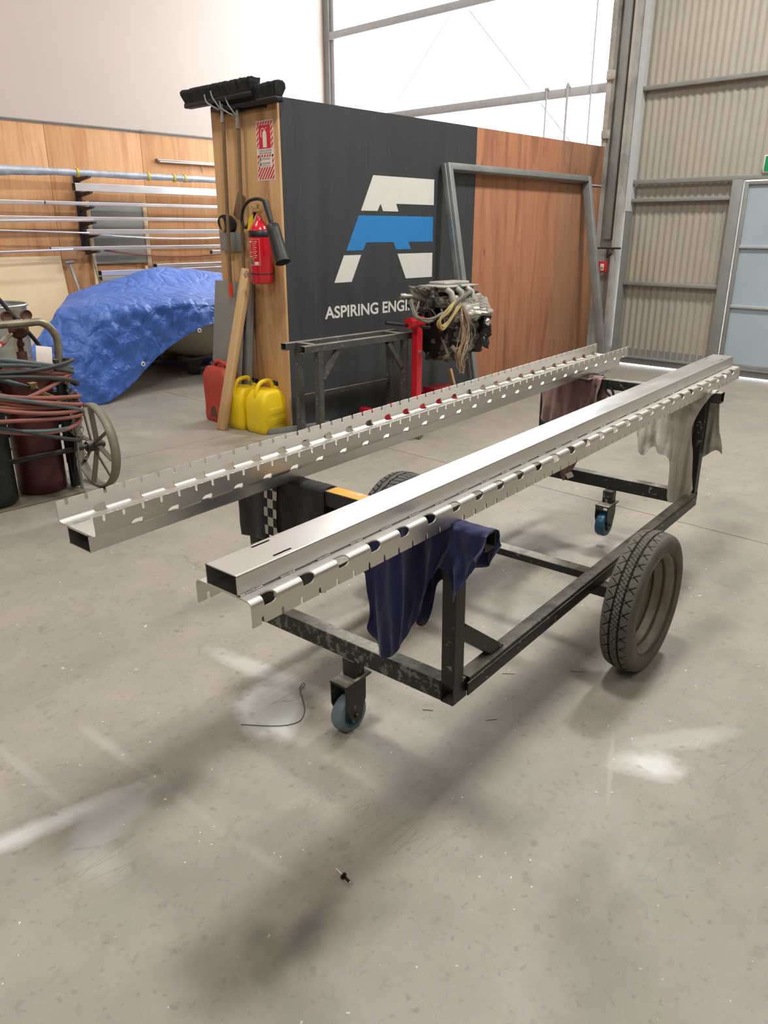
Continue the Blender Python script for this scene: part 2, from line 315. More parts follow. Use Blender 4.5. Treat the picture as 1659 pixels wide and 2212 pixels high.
MT = dict(
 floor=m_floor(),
 ply_wall=m_ply('orange_plywood', hx(224,174,124), hx(212,156,106), hx(184,124,82), .2),
 ply_part=m_ply('stained_plywood', hx(190,134,100), hx(178,120,88), hx(140,90,68), .55),
 ply_part2=m_ply('brown_plywood', hx(172,126,94), hx(152,110,84), hx(112,82,66), .5),
 board=m_ply('pine_board', hx(214,174,126), hx(202,156,108), hx(160,112,72), .85),
 pale_ply=simple('pale_plywood', hx(234,208,168), .6, vary=.07, scale=4),
 timber=m_ply('sawn_timber', hx(220,186,138), hx(206,168,120), hx(170,128,84), .4),
 cream=simple('cream_wall_paint', hx(206,190,181), .6, vary=.04, scale=1.2), dim_wall=simple('grey_shed_lining', hx(128,122,112), .7, vary=.1, scale=1.5),
 concrete_col=simple('grey_column_paint', hx(178,174,166), .6, vary=.2, scale=4, dirt=(hx(104,100,94), .5, .75)),
 sheet_beige=simple('beige_corrugated_sheet', hx(168,161,149), .5, vary=.08, scale=3, dirt=(hx(176,162,142), .5, .8)),
 girt=simple('grey_girt_paint', hx(138,139,135), .5, vary=.12, scale=6),
 pale_trim=simple('pale_trim_paint', hx(196,200,200), .45, vary=.08),
 girt_sky=simple('galvanised_girt', hx(176,178,182), .5, vary=.1),
 black_panel=m_black_panel(), white_paint=simple('white_painted_logo', hx(228,226,220), .55, vary=.05),
 blue_paint=simple('blue_painted_logo', hx(46,134,204), .5, vary=.05),
 stain=m_steel('brushed_stainless', (.73,.71,.67), .38, (1.2,5,5), .05, bstr=0), stain_tube=m_steel('brushed_stainless_tube', (.72,.71,.69), .30, (1.2,5,5), .06, bstr=0),
 weld=simple('weld_metal', (.75,.73,.68), .35, 1, vary=.3, scale=80, bump=.5),
 scuff=m_scuffed(), scuff_front=m_scuffed('chipped_black_steel', .53, (40,42,40), (122,126,116)), dark_steel=m_scuffed('dusty_dark_steel', .70, (44,45,44), (120,120,112)),
 bench=m_scuffed('worn_bench_steel', .60, (78,79,77), (122,122,116)),
 raw_steel=simple('raw_grey_steel', hx(150,154,153), .5, .4, vary=.2, scale=5), plate_steel=simple('dull_plate_steel', hx(150,150,144), .5, .35, vary=.12, scale=4),
 rubber=simple('tyre_rubber', hx(96,92,82), .75, vary=.3, scale=14, bump=.2, dirt=(hx(100,95,84), .45, .75)),
 rubber2=simple('worn_tyre_rubber', hx(92,91,86), .8, vary=.25, scale=14),
 rim=simple('rusty_wheel_steel', hx(142,134,116), .45, .3, vary=.35, scale=9, dirt=(hx(128,104,80), .5, .7)),
 castor_tyre=simple('blue_grey_castor_tyre', hx(112,130,138), .5, vary=.15, scale=20), castor_blue=simple('teal_castor_core', hx(42,92,112), .45, vary=.3, scale=30),
 castor_teal=simple('teal_castor_tyre', hx(30,84,108), .4, vary=.45, scale=25),
 dark_void=simple('black_plastic', hx(22,22,24), .45), groove_shade=simple('shaded_groove_rubber', hx(24,24,22), .9), black_rub=simple('black_rubber', hx(34,35,36), .5, vary=.3),
 navy=m_cloth('navy_cloth', hx(26,32,82)), black_cloth=m_cloth('black_cloth', hx(17,17,20), vary=.2), brown=m_cloth('mauve_brown_cloth', hx(150,120,112), stain=hx(96,72,74)),
 grey_cloth=m_cloth('pale_grey_cloth', hx(212,206,194), vary=.15, stain=hx(150,152,146)), checker=m_checker(), cloth_label=simple('white_fabric_label', hx(225,220,212), .8),
 yellow_tape=simple('worn_yellow_paint', hx(214,160,62), .6, vary=.1, scale=10, dirt=(hx(225,215,190), .6, .7)),
 tarp=m_tarp(), alum=m_steel('aluminium_extrusion', (.86,.88,.92), .32, vary=.06), boat=simple('pale_aluminium_hull', hx(190,184,168), .5, .15, vary=.1, scale=3),
 wrap=simple('clear_plastic_wrap', hx(196,204,216), .25, .2, vary=.3, scale=9, bump=.8), wrap_tape=simple('yellow_tape', hx(226,200,60), .4),
 grey_sheet=simple('pale_grey_sheet', hx(158,160,152), .5, vary=.12, scale=5), rack=simple('black_rack_steel', hx(48,48,48), .5, vary=.3),
 red=simple('red_paint', hx(206,30,46), .3, vary=.12, scale=6, **{'Coat Weight': .3}), red_bright=simple('red_extinguisher_paint', hx(214,18,40), .22, vary=.05, **{'Coat Weight': .5}),
 red_plastic=simple('faded_red_plastic', hx(190,62,44), .5, vary=.15, scale=8, dirt=(hx(168,92,82), .5, .8)), yellow=simple('yellow_plastic', hx(240,206,26), .4, vary=.06, scale=6, dirt=(hx(214,180,60), .55, .8)),
 orange=simple('orange_red_tip', hx(232,70,34), .45), broom_wood=simple('brown_broom_handle', hx(132,106,78), .6, vary=.2, scale=20), bristle=simple('black_bristle', hx(40,42,44), .85, vary=.4, scale=60, bump=1),
 chrome=simple('bright_metal', (.8,.8,.78), .2, 1, vary=.1), brass=simple('brass', (.72,.55,.28), .35, 1, vary=.2), tag_yellow=simple('yellow_tag', hx(232,200,30), .5),
 sign_red=simple('sign_red', hx(206,36,56), .4, vary=.03), sign_white=simple('sign_white', hx(232,222,212), .4, vary=.03), print_grey=simple('grey_print', hx(150,142,134), .5), print_green=simple('green_print', hx(40,140,90), .5),
 eng_al=simple('cast_aluminium', hx(196,192,182), .42, .55, vary=.25, scale=16, bump=.3, dirt=(hx(110,102,88), .5, .75)), eng_dirty=simple('dirty_cast_metal', hx(142,136,122), .6, .3, vary=.4, scale=22, bump=.6, dirt=(hx(52,48,42), .42, .62)),
 eng_dark=simple('oily_black_metal', hx(36,36,38), .45, .2, vary=.4, scale=20, bump=.3), eng_grey=simple('grey_plenum', hx(176,174,164), .5, .1, vary=.15, scale=9, dirt=(hx(130,126,114), .5, .7)),
 wire_tan=simple('tan_cable_loom', hx(170,146,118), .7, vary=.25, scale=20), wire_yel=simple('yellowed_cable', hx(176,156,100), .6, vary=.2), wire_grey=simple('grey_cable', hx(118,114,104), .6, vary=.25),
 maroon=simple('maroon_cylinder_paint', hx(86,40,38), .4, vary=.3, scale=6, dirt=(hx(60,34,32), .5, .7)), dk_green=simple('dark_green_cylinder_paint', hx(34,42,40), .45, vary=.35, scale=7, dirt=(hx(74,80,74), .62, .7)),
 hose_red=simple('faded_red_hose', hx(150,92,80), .55, vary=.2, scale=12), hose_blue=simple('grey_blue_hose', hx(84,98,100), .5, vary=.2, scale=12), hose_dark=simple('dark_hose', hx(54,58,60), .5, vary=.25, scale=12),
 handle_st=simple('worn_handle_steel', hx(168,160,140), .35, .7, vary=.35, scale=14), wheel_st=simple('dusty_wheel_iron', hx(138,130,114), .55, .35, vary=.2, scale=6), rust=simple('rusty_brown_cast', hx(104,72,62), .6, .2, vary=.3, scale=30, bump=.4),
 galv=m_steel('galvanised_bin', (.62,.66,.66), .35, (3,3,20), .3), frost=simple('grey_blue_glazing', hx(168,184,194), .35, vary=.1, scale=2),
 exit_green=simple('exit_sign_green', hx(20,140,90), .4), rivet=simple('rivet_black', hx(26,26,26), .4, .3), grit=simple('welding_rod_stub', hx(206,196,170), .5), wirem=simple('dark_wire', hx(60,52,44), .5, .5),
 lamp=m_emit('lamp_diffuser', (1,.97,.9), 8), ceiling=simple('shed_ceiling_sheet', hx(222,214,200), .7, vary=.05, scale=2),
)
g = MT
# ============================================================ THE SETTING
XR, YB, YP, XE = 8.66, 9.36, 4.647, 3.835
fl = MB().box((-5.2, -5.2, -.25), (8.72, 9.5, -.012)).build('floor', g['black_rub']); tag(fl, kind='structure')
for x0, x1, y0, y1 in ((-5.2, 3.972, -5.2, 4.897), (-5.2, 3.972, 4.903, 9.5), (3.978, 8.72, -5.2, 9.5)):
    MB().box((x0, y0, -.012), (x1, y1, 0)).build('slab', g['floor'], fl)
ce = MB().box((-5.2, -5.2, 6.2), (8.8, 9.5, 6.3)).build('ceiling', g['ceiling']); tag(ce, kind='structure')
for x, y, wt in HIGHBAYS:
    MB().bbox((x-.34, y-.34, 5.64), (x+.34, y+.34, 5.72), .02).cyl((x, y, 5.72), (x, y, 6.2), .02).build('high_bay_lamp', g['galv'], ce)
    l = area('lamp_light', (x, y, 5.62), (0, 0, 0), .6, .6, wt, (1, .982, .945)); l.parent = ce
wl = MB().box((-5.2, -5.2, 0), (-5, 9.5, 6.2)).build('wall_left', g['dim_wall']); tag(wl, kind='structure')
wf = MB().box((-5, -5.2, 0), (8.8, -5, 6.2)).build('wall_front', g['dim_wall']); tag(wf, kind='structure')
# back wall: plywood dado of upright sheets, painted lining above, conduit along the top of the plywood
wb = MB().box((-5, YB+.02, 0), (8.8, 9.5, 6.2)).build('wall_back', g['cream']); tag(wb, kind='structure')
x = -4.11
while x < 8.6:
    MB().bbox((x+.002, YB, .01), (min(x+1.197, 8.58), YB+.02, 2.64), .002).build('plywood_sheet', g['ply_wall'], wb, ); x += 1.2
c = MB().cyl((-4.9, YB-.012, 2.665), (5.51, YB-.012, 2.665), .012, 8).cyl((5.53, YB-.012, 2.665), (8.58, YB-.012, 2.665), .012, 8).cyl((5.49, YB-.012, 2.665), (5.55, YB-.012, 2.665), .018, 8).build('trim_1', g['girt']); tag(c, kind='structure')
# end wall
wr = MB().box((XR+.03, 4.46, 0), (XR+.12, 9.5, 2.35)).box((XR+.03, 4.46, 5.5), (XR+.12, 9.5, 6.2)).build('wall_right', g['sheet_beige']); tag(wr, kind='structure')
def corr(y0, y1, z0, z1, name='corrugated_sheet'):
    n = int((y1-y0)/.0095); b = MB(); P = []
    for k in (0, 1): P.append([(8.705+  .0065*math.cos(2*math.pi*(y0+(y1-y0)*i/n)/.076), y0+(y1-y0)*i/n, (z0, z1)[k]) for i in range(n+1)])
    b.grid(P); b.grid([[(x+.002, y, z) for x, y, z in r] for r in P]); return b.build(name, g['sheet_beige'], wr)
corr(3.22, 4.37, .10, 2.0); corr(2.2, 4.37, 2.03, 4.1); corr(2.2, 4.37, 4.12, 6.2); corr(-5, 2.03, .10, 6.2); corr(2.03, 2.2, 2.03, 6.2)
MB().box((8.615, 4.335, 1.72), (8.70, 4.40, 6.2)).build('stile', g['pale_trim'], wr)
MB().box((8.62, 4.335, .03), (8.70, 4.39, 1.72)).build('stile', g['girt'], wr)
for z0, z1, ya in ((2.925, 2.97, -5), (1.812, 1.85, 3.235), (.922, .962, 3.235), (5.0, 5.05, -5)):
    MB().bbox((8.625, ya, z0), (8.695, 4.335, z1), .004).build('girt', g['girt'], wr)
MB().bbox((8.62, 2.0, 1.995), (8.695, 4.335, 2.045), .004).build('girt', g['girt'], wr)
MB().bbox((8.62, -5, .030), (8.70, 4.335, .105), .004).box((8.60, -5, .10), (8.70, 4.335, .115)).build('bottom_rail', g['girt'], wr)
MB().box((8.70, -5, .075), (8.74, 4.40, .2)).build('weather_strip', g['girt'], wr)
# column between glazing and sliding door
tc = MB().box((8.50, 4.645, 0), (8.80, 4.705, 6.2)).box((8.60, 4.44, 0), (8.80, 4.645, 6.2)).box((8.50, 4.42, 0), (8.80, 4.455, 6.2)).box((8.485, 4.652, 0), (8.50, 4.700, 2.3)).build('trim_2', g['concrete_col']); tag(tc, kind='structure')
MB().bbox((8.545, 4.50, 1.42), (8.60, 4.60, 5.2), .006).build('cable_duct', g['girt'], tc)
for z in (2.47, 3.05): MB().bbox((8.47, 4.60, z), (8.50, 4.70, z+.09), .006).build('bracket', g['concrete_col'], tc)
b = MB().bbox((8.47, 4.335, 1.315), (8.50, 4.62, 1.335), .003).cyl((8.47, 4.48, 1.33), (8.47, 4.48, 1.22), .012, 8).cyl((8.46, 4.42, 1.27), (8.46, 4.47, 1.24), .014, 8).build('latch', g['dark_steel'], tc)
# glazing
wn = empty('window_1', (8.66, 7.0, 2.35)); tag(wn, kind='structure')
def wpart(mb, name, mat): o = mb.build(name, mat); o.parent = wn; o.matrix_parent_inverse = Matrix.Translation(wn.location).inverted(); return o
wpart(MB().box((8.62, 9.27, 2.35), (8.80, 9.37, 5.5)), 'window_frame', g['girt']); wpart(MB().box((8.66, 9.20, 2.35), (8.72, 9.27, 5.5)), 'window_frame', g['girt_sky'])
wpart(MB().bbox((8.62, 4.70, 2.955), (8.70, 9.27, 3.055), .01), 'girt', g['girt_sky']); wpart(MB().bbox((8.62, 4.70, 4.09), (8.70, 9.27, 4.19), .01), 'girt', g['girt_sky'])
wpart(MB().bbox((8.64, 4.70, 2.33), (8.74, 9.30, 2.37), .01), 'sill', g['girt']); wpart(MB().bbox((8.64, 4.70, 5.46), (8.74, 9.30, 5.52), .01), 'head', g['girt'])
for y in (6.2, 7.75): wpart(MB().box((8.745, 4.70 if y < 7 else 6.2, 2.35), (8.749, y if y < 7 else 9.3, 5.5)), 'pane', None or m_glass('clear_sheet', (1,1,1), .1, 0) if y < 7 else bpy.data.materials['clear_sheet'])
bpy.data.materials['clear_sheet'].node_tree.nodes['Principled BSDF'].inputs['Alpha'].default_value = .06
for nm, pts, r in (('bracing_rod', [(8.72, 6.95, 4.23), (8.72, 8.10, 3.10)], .006), ('bracing_rod', [(8.72, 6.80, 4.08), (8.72, 5.233, 2.50)], .007), ('hanger_rod', [(8.61, 5.53, 3.06), (8.61, 5.53, 2.36)], .011), ('hanger_rod', [(8.61, 5.25, 3.10), (8.61, 5.25, 2.36)], .016), ('hanger_rod', [(8.61, 4.96, 5.5), (8.61, 4.955, 3.40), (8.61, 4.945, 2.36)], .009)):
    wpart(MB().tube(pts, r, 8), nm, g['girt_sky'])
for y in (5.53, 5.25): wpart(MB().bbox((8.60, y-.03, 3.05), (8.64, y+.03, 3.085), .012), 'rod_bracket', g['girt_sky'])
# personnel door in the sliding door
dr = empty('door_1', (8.66, 2.65, 0)); tag(dr, kind='structure')
def dpart(mb, name, mat): o = mb.build(name, mat); o.parent = dr; o.matrix_parent_inverse = Matrix.Translation(dr.location).inverted(); return o
dpart(MB().bbox((8.60, 3.13, .03), (8.70, 3.235, 2.0), .005).bbox((8.60, 2.0, .03), (8.70, 2.10, 2.0), .005), 'door_frame', g['girt'])
dpart(MB().bbox((8.625, 3.075, .10), (8.66, 3.118, 1.985), .004).bbox((8.625, 2.115, .10), (8.66, 2.16, 1.985), .004).bbox((8.625, 2.16, 1.95), (8.66, 3.075, 1.985), .004).bbox((8.625, 2.16, .10), (8.66, 3.075, .16), .004), 'door_leaf', g['girt'])
dpart(MB().bbox((8.62, 2.16, 1.34), (8.66, 3.075, 1.37), .004), 'glazing_bar', g['girt_sky']); dpart(MB().bbox((8.62, 2.16, .74), (8.66, 3.075, .77), .004), 'glazing_bar', g['girt_sky'])
for z0, z1 in ((.16, .74), (.77, 1.34), (1.37, 1.95)): dpart(MB().box((8.648, 2.16, z0), (8.654, 3.075, z1)), 'pane', g['frost'])
# exit sign and call point
t = thing('exit_sign', 'green emergency exit sign above the glazed door at right edge', 'sign', (8.62, 2.72, 2.12))
MB().bbox((8.60, 2.50, 2.055), (8.622, 2.955, 2.215), .004, M=T(-8.62, -2.72, -2.12)).build('sign_case', g['sign_white'], t)
MB().box((8.597, 2.51, 2.065), (8.60, 2.943, 2.205), M=T(-8.62, -2.72, -2.12)).build('sign_face', g['exit_green'], t)
vs, fs = textmesh('EXIT', .12, .003); b = MB().add([(v.x, v.y, 0) for v in vs], fs, M=T(-.027, .12, -.045)@RZ(-90)@RX(90)); b.build('lettering', g['sign_white'], t)
t = thing('fire_call_point', 'small square red fire alarm call point on the grey column', 'alarm', (8.485, 4.53, 1.12))
MB().bbox((-.045, -.055, -.06), (0, .055, .06), .006).build('housing', g['red'], t); MB().bbox((-.048, -.034, -.04), (-.044, .012, .035), .002).build('glass_plate', g['sign_white'], t)
MB().box((-.0490, -.026, -.025), (-.0475, .004, .0)).build('push_mark', g['print_grey'], t)

# ============================================================ PARTITION UNIT
pt = thing('partition_wall', 'tall freestanding plywood partition, half painted black with white and blue logo', 'partition', (6.2, 4.9, 0))
def pp(mb, name, mat): o = mb.build(name, mat); o.parent = pt; o.matrix_parent_inverse = Matrix.Translation(pt.location).inverted(); return o
pp(MB().box((XE+.02, YP+.02, .0), (8.49, 5.42, 2.37)), 'carcass', g['ply_part2'])
pp(MB().box((XE, YP, .0), (6.133, YP+.018, 2.392)), 'black_panel', g['black_panel'])
for x0, x1, z0, z1, m in ((6.135, 7.595, 0, 2.392, 'ply_part'), (7.598, 8.12, 0, 1.985, 'ply_part2'), (8.123, 8.484, 0, 1.985, 'ply_part2'), (7.598, 8.484, 1.989, 2.392, 'ply_part2')):
    pp(MB().bbox((x0, YP, z0), (x1, YP+.018, z1), .0015), 'plywood_panel', g[m])
pp(MB().bbox((8.10, YP-.012, 1.982), (8.484, YP, 1.996), .002), 'cover_strip', g['pale_trim'])
for y0, y1, z0 in ((YP-.001, 5.048, 0), (5.052, 5.44, .0)): pp(MB().bbox((XE-.022, y0, z0), (XE, y1, 2.396), .002), 'end_board', g['board'])
A = [(4.778,1.931),(5.541,1.931),(5.541,1.724),(5.052,1.724),(5.080,1.664),(4.893,1.664),(4.862,1.722),(4.826,1.664),(4.636,1.664)]
B = [(4.609,1.628),(5.536,1.628),(5.536,1.422),(5.213,1.422),(5.243,1.362),(5.055,1.362),(5.020,1.422),(4.693,1.422),(4.654,1.362),(4.467,1.362)]
C1 = [(4.438,1.327),(4.632,1.327),(4.520,1.120),(4.327,1.120)]; D1 = [(5.072,1.327),(5.536,1.327),(5.536,1.120),(5.182,1.120)]
def yprism(b, poly): return b.prism(poly, 0, .0015, M=Matrix(((1,0,0,0),(0,0,-1,YP),(0,1,0,0),(0,0,0,1))))
b = MB(); [yprism(b, q) for q in (A, C1, D1)]; pp(b, 'painted_logo', g['white_paint']); pp(yprism(MB(), B), 'painted_logo', g['blue_paint'])
v0, f0 = textmesh('ASPIRING ENG', 1, .024); w0 = max(v.x for v in v0); v1, f1 = textmesh('ASPIRING ENGINEERING', 1, .024)
hcap = max(v.y for v in v0); k = .944/w0; kz = .093/hcap
pp(MB().add([(4.221+v.x*k, YP-.0015, .8485+v.y*kz) for v in v1], f1), 'painted_lettering', g['white_paint'])

# ------------------------------------------------------------ back wall rack with stored lengths
def bk(x, z, Y): k = Y/YB; return x*k, 1.51+(z-1.51)*k
def bar(name, label, cat, x0, x1, z0, z1, Y, mat, dep=None, group=None, tilt=0, hollow=True):
    x0, a = bk(x0, z0, Y); x1, bb = bk(x1, z1, Y); h = bb-a; dep = dep or h; t = thing(name, label, cat, ((x0+x1)/2, Y, a), group=group); L = x1-x0
    b = MB().rhs((-L/2, dep/2, h/2), (L/2, dep/2, h/2), dep, h, .003) if hollow else MB().bbox((-L/2, 0, 0), (L/2, dep, h), .003)
    b.build('tube', g[mat], t); t.rotation_euler = (0, R(tilt), 0); return t
rk = thing('wall_rack', 'black upright cantilever rack post with short arms holding aluminium lengths', 'rack', (4.58, 9.30, 1.3))
MB().bbox((-.03, 0, 0), (.03, .05, .86), .003).build('upright', g['rack'], rk)
for z in (.80, .635, .475, .31, .165, -.01):
    b = MB().add([(-.02, 0, z-.05), (.02, 0, z-.05), (.02, 0, z), (-.02, 0, z), (-.02, -.30, z-.015), (.02, -.30, z-.015), (.02, -.30, z+.004), (-.02, -.30, z+.004)], [(0,1,2,3),(4,7,6,5),(0,4,5,1),(3,2,6,7),(0,3,7,4),(1,5,6,2)]); b.build('arm', g['rack'], rk)
bar('box_section', 'thickest white aluminium box section near top of the wall rack', 'metal bar', 4.575, 7.3, 1.955, 2.045, 9.08, 'alum')
bar('aluminium_bar', 'long slim aluminium bar on the second rack arm, running out of frame left', 'metal bar', 2.6, 7.3, 1.795, 1.838, 9.10, 'alum')
bar('aluminium_bar', 'aluminium bar lying in front of the second rack arm bar, starting further right', 'metal bar', 4.19, 7.2, 1.80, 1.838, 9.02, 'alum')
bar('aluminium_tube', 'long slim aluminium tube on the third rack arm', 'metal bar', 2.6, 7.3, 1.635, 1.672, 9.08, 'alum')
bar('aluminium_bar', 'aluminium strip sagging under the third rack arm tube at left', 'metal bar', 2.6, 4.75, 1.60, 1.628, 9.05, 'alum', tilt=-1.0)
bar('box_section', 'white aluminium box section on the fourth rack arm, ending at the rack post', 'metal bar', 4.645, 7.3, 1.475, 1.530, 9.08, 'alum')
bar('aluminium_bar', 'thin aluminium strip sloping down to the fourth rack arm at left', 'metal bar', 3.1, 4.68, 1.50, 1.518, 9.06, 'alum', tilt=1.6, hollow=False)
bar('aluminium_bar', 'aluminium bar on the lowest rack arm, starting left of the rack post', 'metal bar', 4.18, 7.3, 1.293, 1.333, 9.08, 'alum')
bar('aluminium_bar', 'thin aluminium bar tilted up beside the lowest rack arm bar at far left', 'metal bar', 2.6, 4.45, 1.27, 1.295, 9.02, 'alum', tilt=-1.2, hollow=False)
def curve_thing(name, label, cat, pts, r, mat, n=8, sub=10, group=None, part=None):
    P = catmull(pts, sub); o = P[0]; b = MB().tube([p-o for p in P], r, n); ob = b.build(name, g[mat]); ob.location = o; return tag(ob, label, cat, group)
def w(x, z, Y): a, b = bk(x, z, Y); return (a, Y, b)
curve_thing('bent_strip', 'thin bowed aluminium strip hanging under the fourth rack arm bar', 'metal bar', [w(4.80,1.47,9.1), w(5.2,1.44,9.1), w(5.8,1.418,9.1), w(6.4,1.42,9.1), w(7.1,1.45,9.1)], .011, 'alum')
curve_thing('bent_conduit', 'long sagging pinkish conduit below the lowest rack arm', 'conduit', [w(4.85,1.285,9.12), w(5.2,1.24,9.12), w(5.7,1.20,9.12), w(6.2,1.195,9.12), w(6.9,1.23,9.12)], .011, 'hose_red')
# wrapped bundle
t = thing('wrapped_bundle', 'long bundle of lengths wrapped in clear plastic on the top rack arm', 'bundle', (0, 9.08, 0))
b = MB(); P = []; 
for i in range(61):
    X = 2.5+i*.08; rr = .038+.022*max(0, min(1, (4.4-X)/.8))+.006*mnoise.noise(Vector((X*4, 0, 0))); x_, z_ = bk(X, 2.155-.02*max(0, (4.3-X)), 9.08)
    P.append([(x_, .5*rr*math.cos(a)*1.6, z_+rr*math.sin(a)*(1+.18*mnoise.noise(Vector((X*5, a, 1))))) for a in [2*math.pi*j/14 for j in range(15)]])
b.grid(P).build('plastic_wrap', g['wrap'], t)
for X in (4.62, 5.55, 5.92, 6.08):
    x_, z_ = bk(X, 2.155, 9.08); MB().tube([(x_-.013, 0, z_), (x_+.013, 0, z_)], .048, 14).build('tape_band', g['wrap_tape'], t).scale = (1, .8, 1)
t = thing('light_batten', 'short slim white batten fixed high on the plywood wall', 'batten', (6.4, 9.30, 2.34)); MB().bbox((-.72, 0, 0), (.72, .05, .022), .004).build('housing', g['galv'], t)
MB().tube([(-.70, .01, -.004), (.70, .01, -.004)], .012, 8).build('tube', g['sign_white'], t); MB().bbox((-.735, -.002, -.002), (-.715, .052, .026), .003).build('end_cap', g['girt'], t)
MB().tube(catmull([(-.10, .04, 0), (-.07, .045, -.03), (-.05, .05, -.09), (-.045, .05, -.1)], 5), .003, 6).build('lead', g['rack'], t)
t = thing('leaning_sheet', 'pale grey sheet with timber edge standing behind the wall rack', 'sheet', (5.05, 9.31, 1.05))
MB().bbox((-.36, .0, .08), (.34, .012, .80), .002).build('sheet', g['grey_sheet'], t); MB().bbox((.34, -.012, .04), (.40, .02, .80), .003).build('edge_batten', g['pale_ply'], t); MB().bbox((-.41, -.012, .04), (-.36, .02, .80), .003).build('edge_batten', g['pale_ply'], t)
MB().bbox((-.40, 0, -1.05), (-.36, .015, .04), .002).build('leg', g['pale_ply'], t); MB().bbox((.3, 0, -1.05), (.34, .015, .04), .002).build('leg', g['pale_ply'], t)
t = MB().bbox((-1.25, -.009, 0), (1.25, .009, 1.25), .002).build('plywood_board', g['pale_ply']); t.matrix_world = T(3.0, 9.10, 0)@RX(-9.5); tag(t, 'pale blank plywood sheet leaning against back wall at left edge', 'board')
t = MB().bbox((-.014, -.008, 0), (.014, .008, 1.22), .002).bbox((-.06, -.03, 1.19), (.05, .02, 1.22), .004).build('bar_clamp', g['raw_steel']); t.matrix_world = T(4.46, 8.95, 0)@RY(-7)@RX(-14); tag(t, 'thin steel bar clamp leaning beside the pale plywood sheet', 'clamp')
t = MB().cyl((0,0,0), (0,0,1.3), .010, 8).build('steel_rod', g['raw_steel']); t.matrix_world = T(4.72, 9.02, 0)@RY(-4)@RX(-12); tag(t, 'thin steel rod leaning on the plywood wall below the rack post', 'rod')
for nm, lb, x0, x1, z0, z1, Y in (('box_section', 'white box section laid behind the tarpaulin, left end showing', 4.77, 7.3, .985, 1.045, 8.95), ('box_section', 'shorter dull box section end poking out under the white one behind the tarpaulin', 4.77, 5.6, .925, .975, 8.93), ('box_section', 'upper white box section behind the tarpaulin, nearest to the partition', 5.55, 7.3, 1.06, 1.105, 8.95)):
    bar(nm, lb, 'metal bar', x0, x1, z0, z1, Y, 'alum' if 'dull' not in lb else 'grey_sheet', dep=.09)
t = thing('steel_stand', 'low dark trestle holding box sections behind the tarpaulin', 'trestle', (5.6, 8.98, 0))
for dx in (-.6, .6, 1.2): MB().bbox((dx-.02, -.02, 0), (dx+.02, .02, .90), .003).build('leg', g['dark_steel'], t)
MB().bbox((-.75, -.10, .87), (1.3, .08, .90), .003).build('top_rail', g['dark_steel'], t); MB().bbox((.86, -.02, .90), (.90, .02, 1.203), .003).build('upright', g['dark_steel'], t)
bar('box_section', 'small white box end high behind the tarpaulin beside the partition', 'metal bar', 6.43, 7.3, 1.21, 1.26, 8.95, 'alum', dep=.06)
# ============================================================ CART (frame axes: u along, v to the left, w up; nose castor on the floor, tail lifted)
ya, pa = R(4.2), R(1.3)
CU = Vector((math.cos(ya)*math.cos(pa), math.sin(ya)*math.cos(pa), math.sin(pa))); CV = Vector((-math.sin(ya), math.cos(ya), 0)); CW = CU.cross(CV)
OC = Vector((1.459, 1.112, .248))
MC = Matrix(((CU.x, CV.x, CW.x, OC.x), (CU.y, CV.y, CW.y, OC.y), (CU.z, CV.z, CW.z, OC.z), (0,0,0,1)))
ct = thing('steel_cart', 'long black steel workshop cart on two big tyres and blue castors', 'cart', M=MC)
VL = .825
def cp(mb, name, mat, parent=None):
    o = mb.build(name, mat); o.parent = parent or ct; return o
cp(MB().rhs((.025, .047, .0325), (.025, VL-.047, .0325), .05, .065, .003), 'cross_rail', g['scuff_front'])
cp(MB().rhs((2.005, .0, .0325), (2.005, VL, .0325), .05, .065, .003), 'cross_rail', g['scuff'])
for v0 in (0, VL-.045): cp(MB().rhs((0, v0+.0225, .0325), (.066, v0+.0225, .0325), .045, .065, .003), 'corner_stub', g['scuff'])
for sg, v0 in ((-1, .0), (1, VL)):
    vc = v0-sg*.012
    cp(MB().rhs((.066, vc, .043), (1.98, vc, .043), .046, .050, .003).bbox((.052, min(v0+sg*.009, v0+sg*.015), .014), (1.98, max(v0+sg*.009, v0+sg*.015), .056), .002), 'side_rail', g['scuff'])
cp(MB().rhs((.928, .012, .050), (.928, VL-.012, .050), .055, .030, .003), 'middle_rail', g['scuff'])
for u0, v0 in ((0, 0), (0, VL-.045), (1.98, 0), (1.98, VL-.045)):
    cp(MB().rhs((u0+.025, v0+.0225, .065), (u0+.025, v0+.0225, .500), .05 if 1 else 0, .045, .003, upv=(0,1,0)), 'post', g['scuff'])
for v0 in (0, VL-.045):
    cp(MB().rhs((.045, v0+.0225, .222), (.258, v0+.0225, .055), .040, .045, .003, upv=(0,0,1)), 'brace', g['scuff'])
for u0, a, b in ((.025, -.085, .875), (2.005, -.055, .875)): cp(MB().rhs((u0, a, .5235), (u0, b, .5235), .05, .047, .003), 'top_bar', g['scuff'])
o = cp(MB().bbox((.001, .285, .547), (.047, .462, .5476), .0003), 'paint_patch', g['yellow_tape']); tag(o, 'orange yellow worn paint patch')
for a, b_ in ((-.10, .03), (VL-.03, VL+.07)): cp(MB().rhs((.955, a, -.008), (.955, b_, -.008), .05, .045, .004), 'stub_axle', g['scuff'])
for s, v0 in ((-1, -.085), (1, VL+.045)): cp(MB().bbox((.920, v0-.012, -.05), (1.000, v0+.012, .025), .012).cyl((.960, v0, -.010), (.960, v0+s*.05, -.010), .022, 14), 'axle_hub', g['rim'])
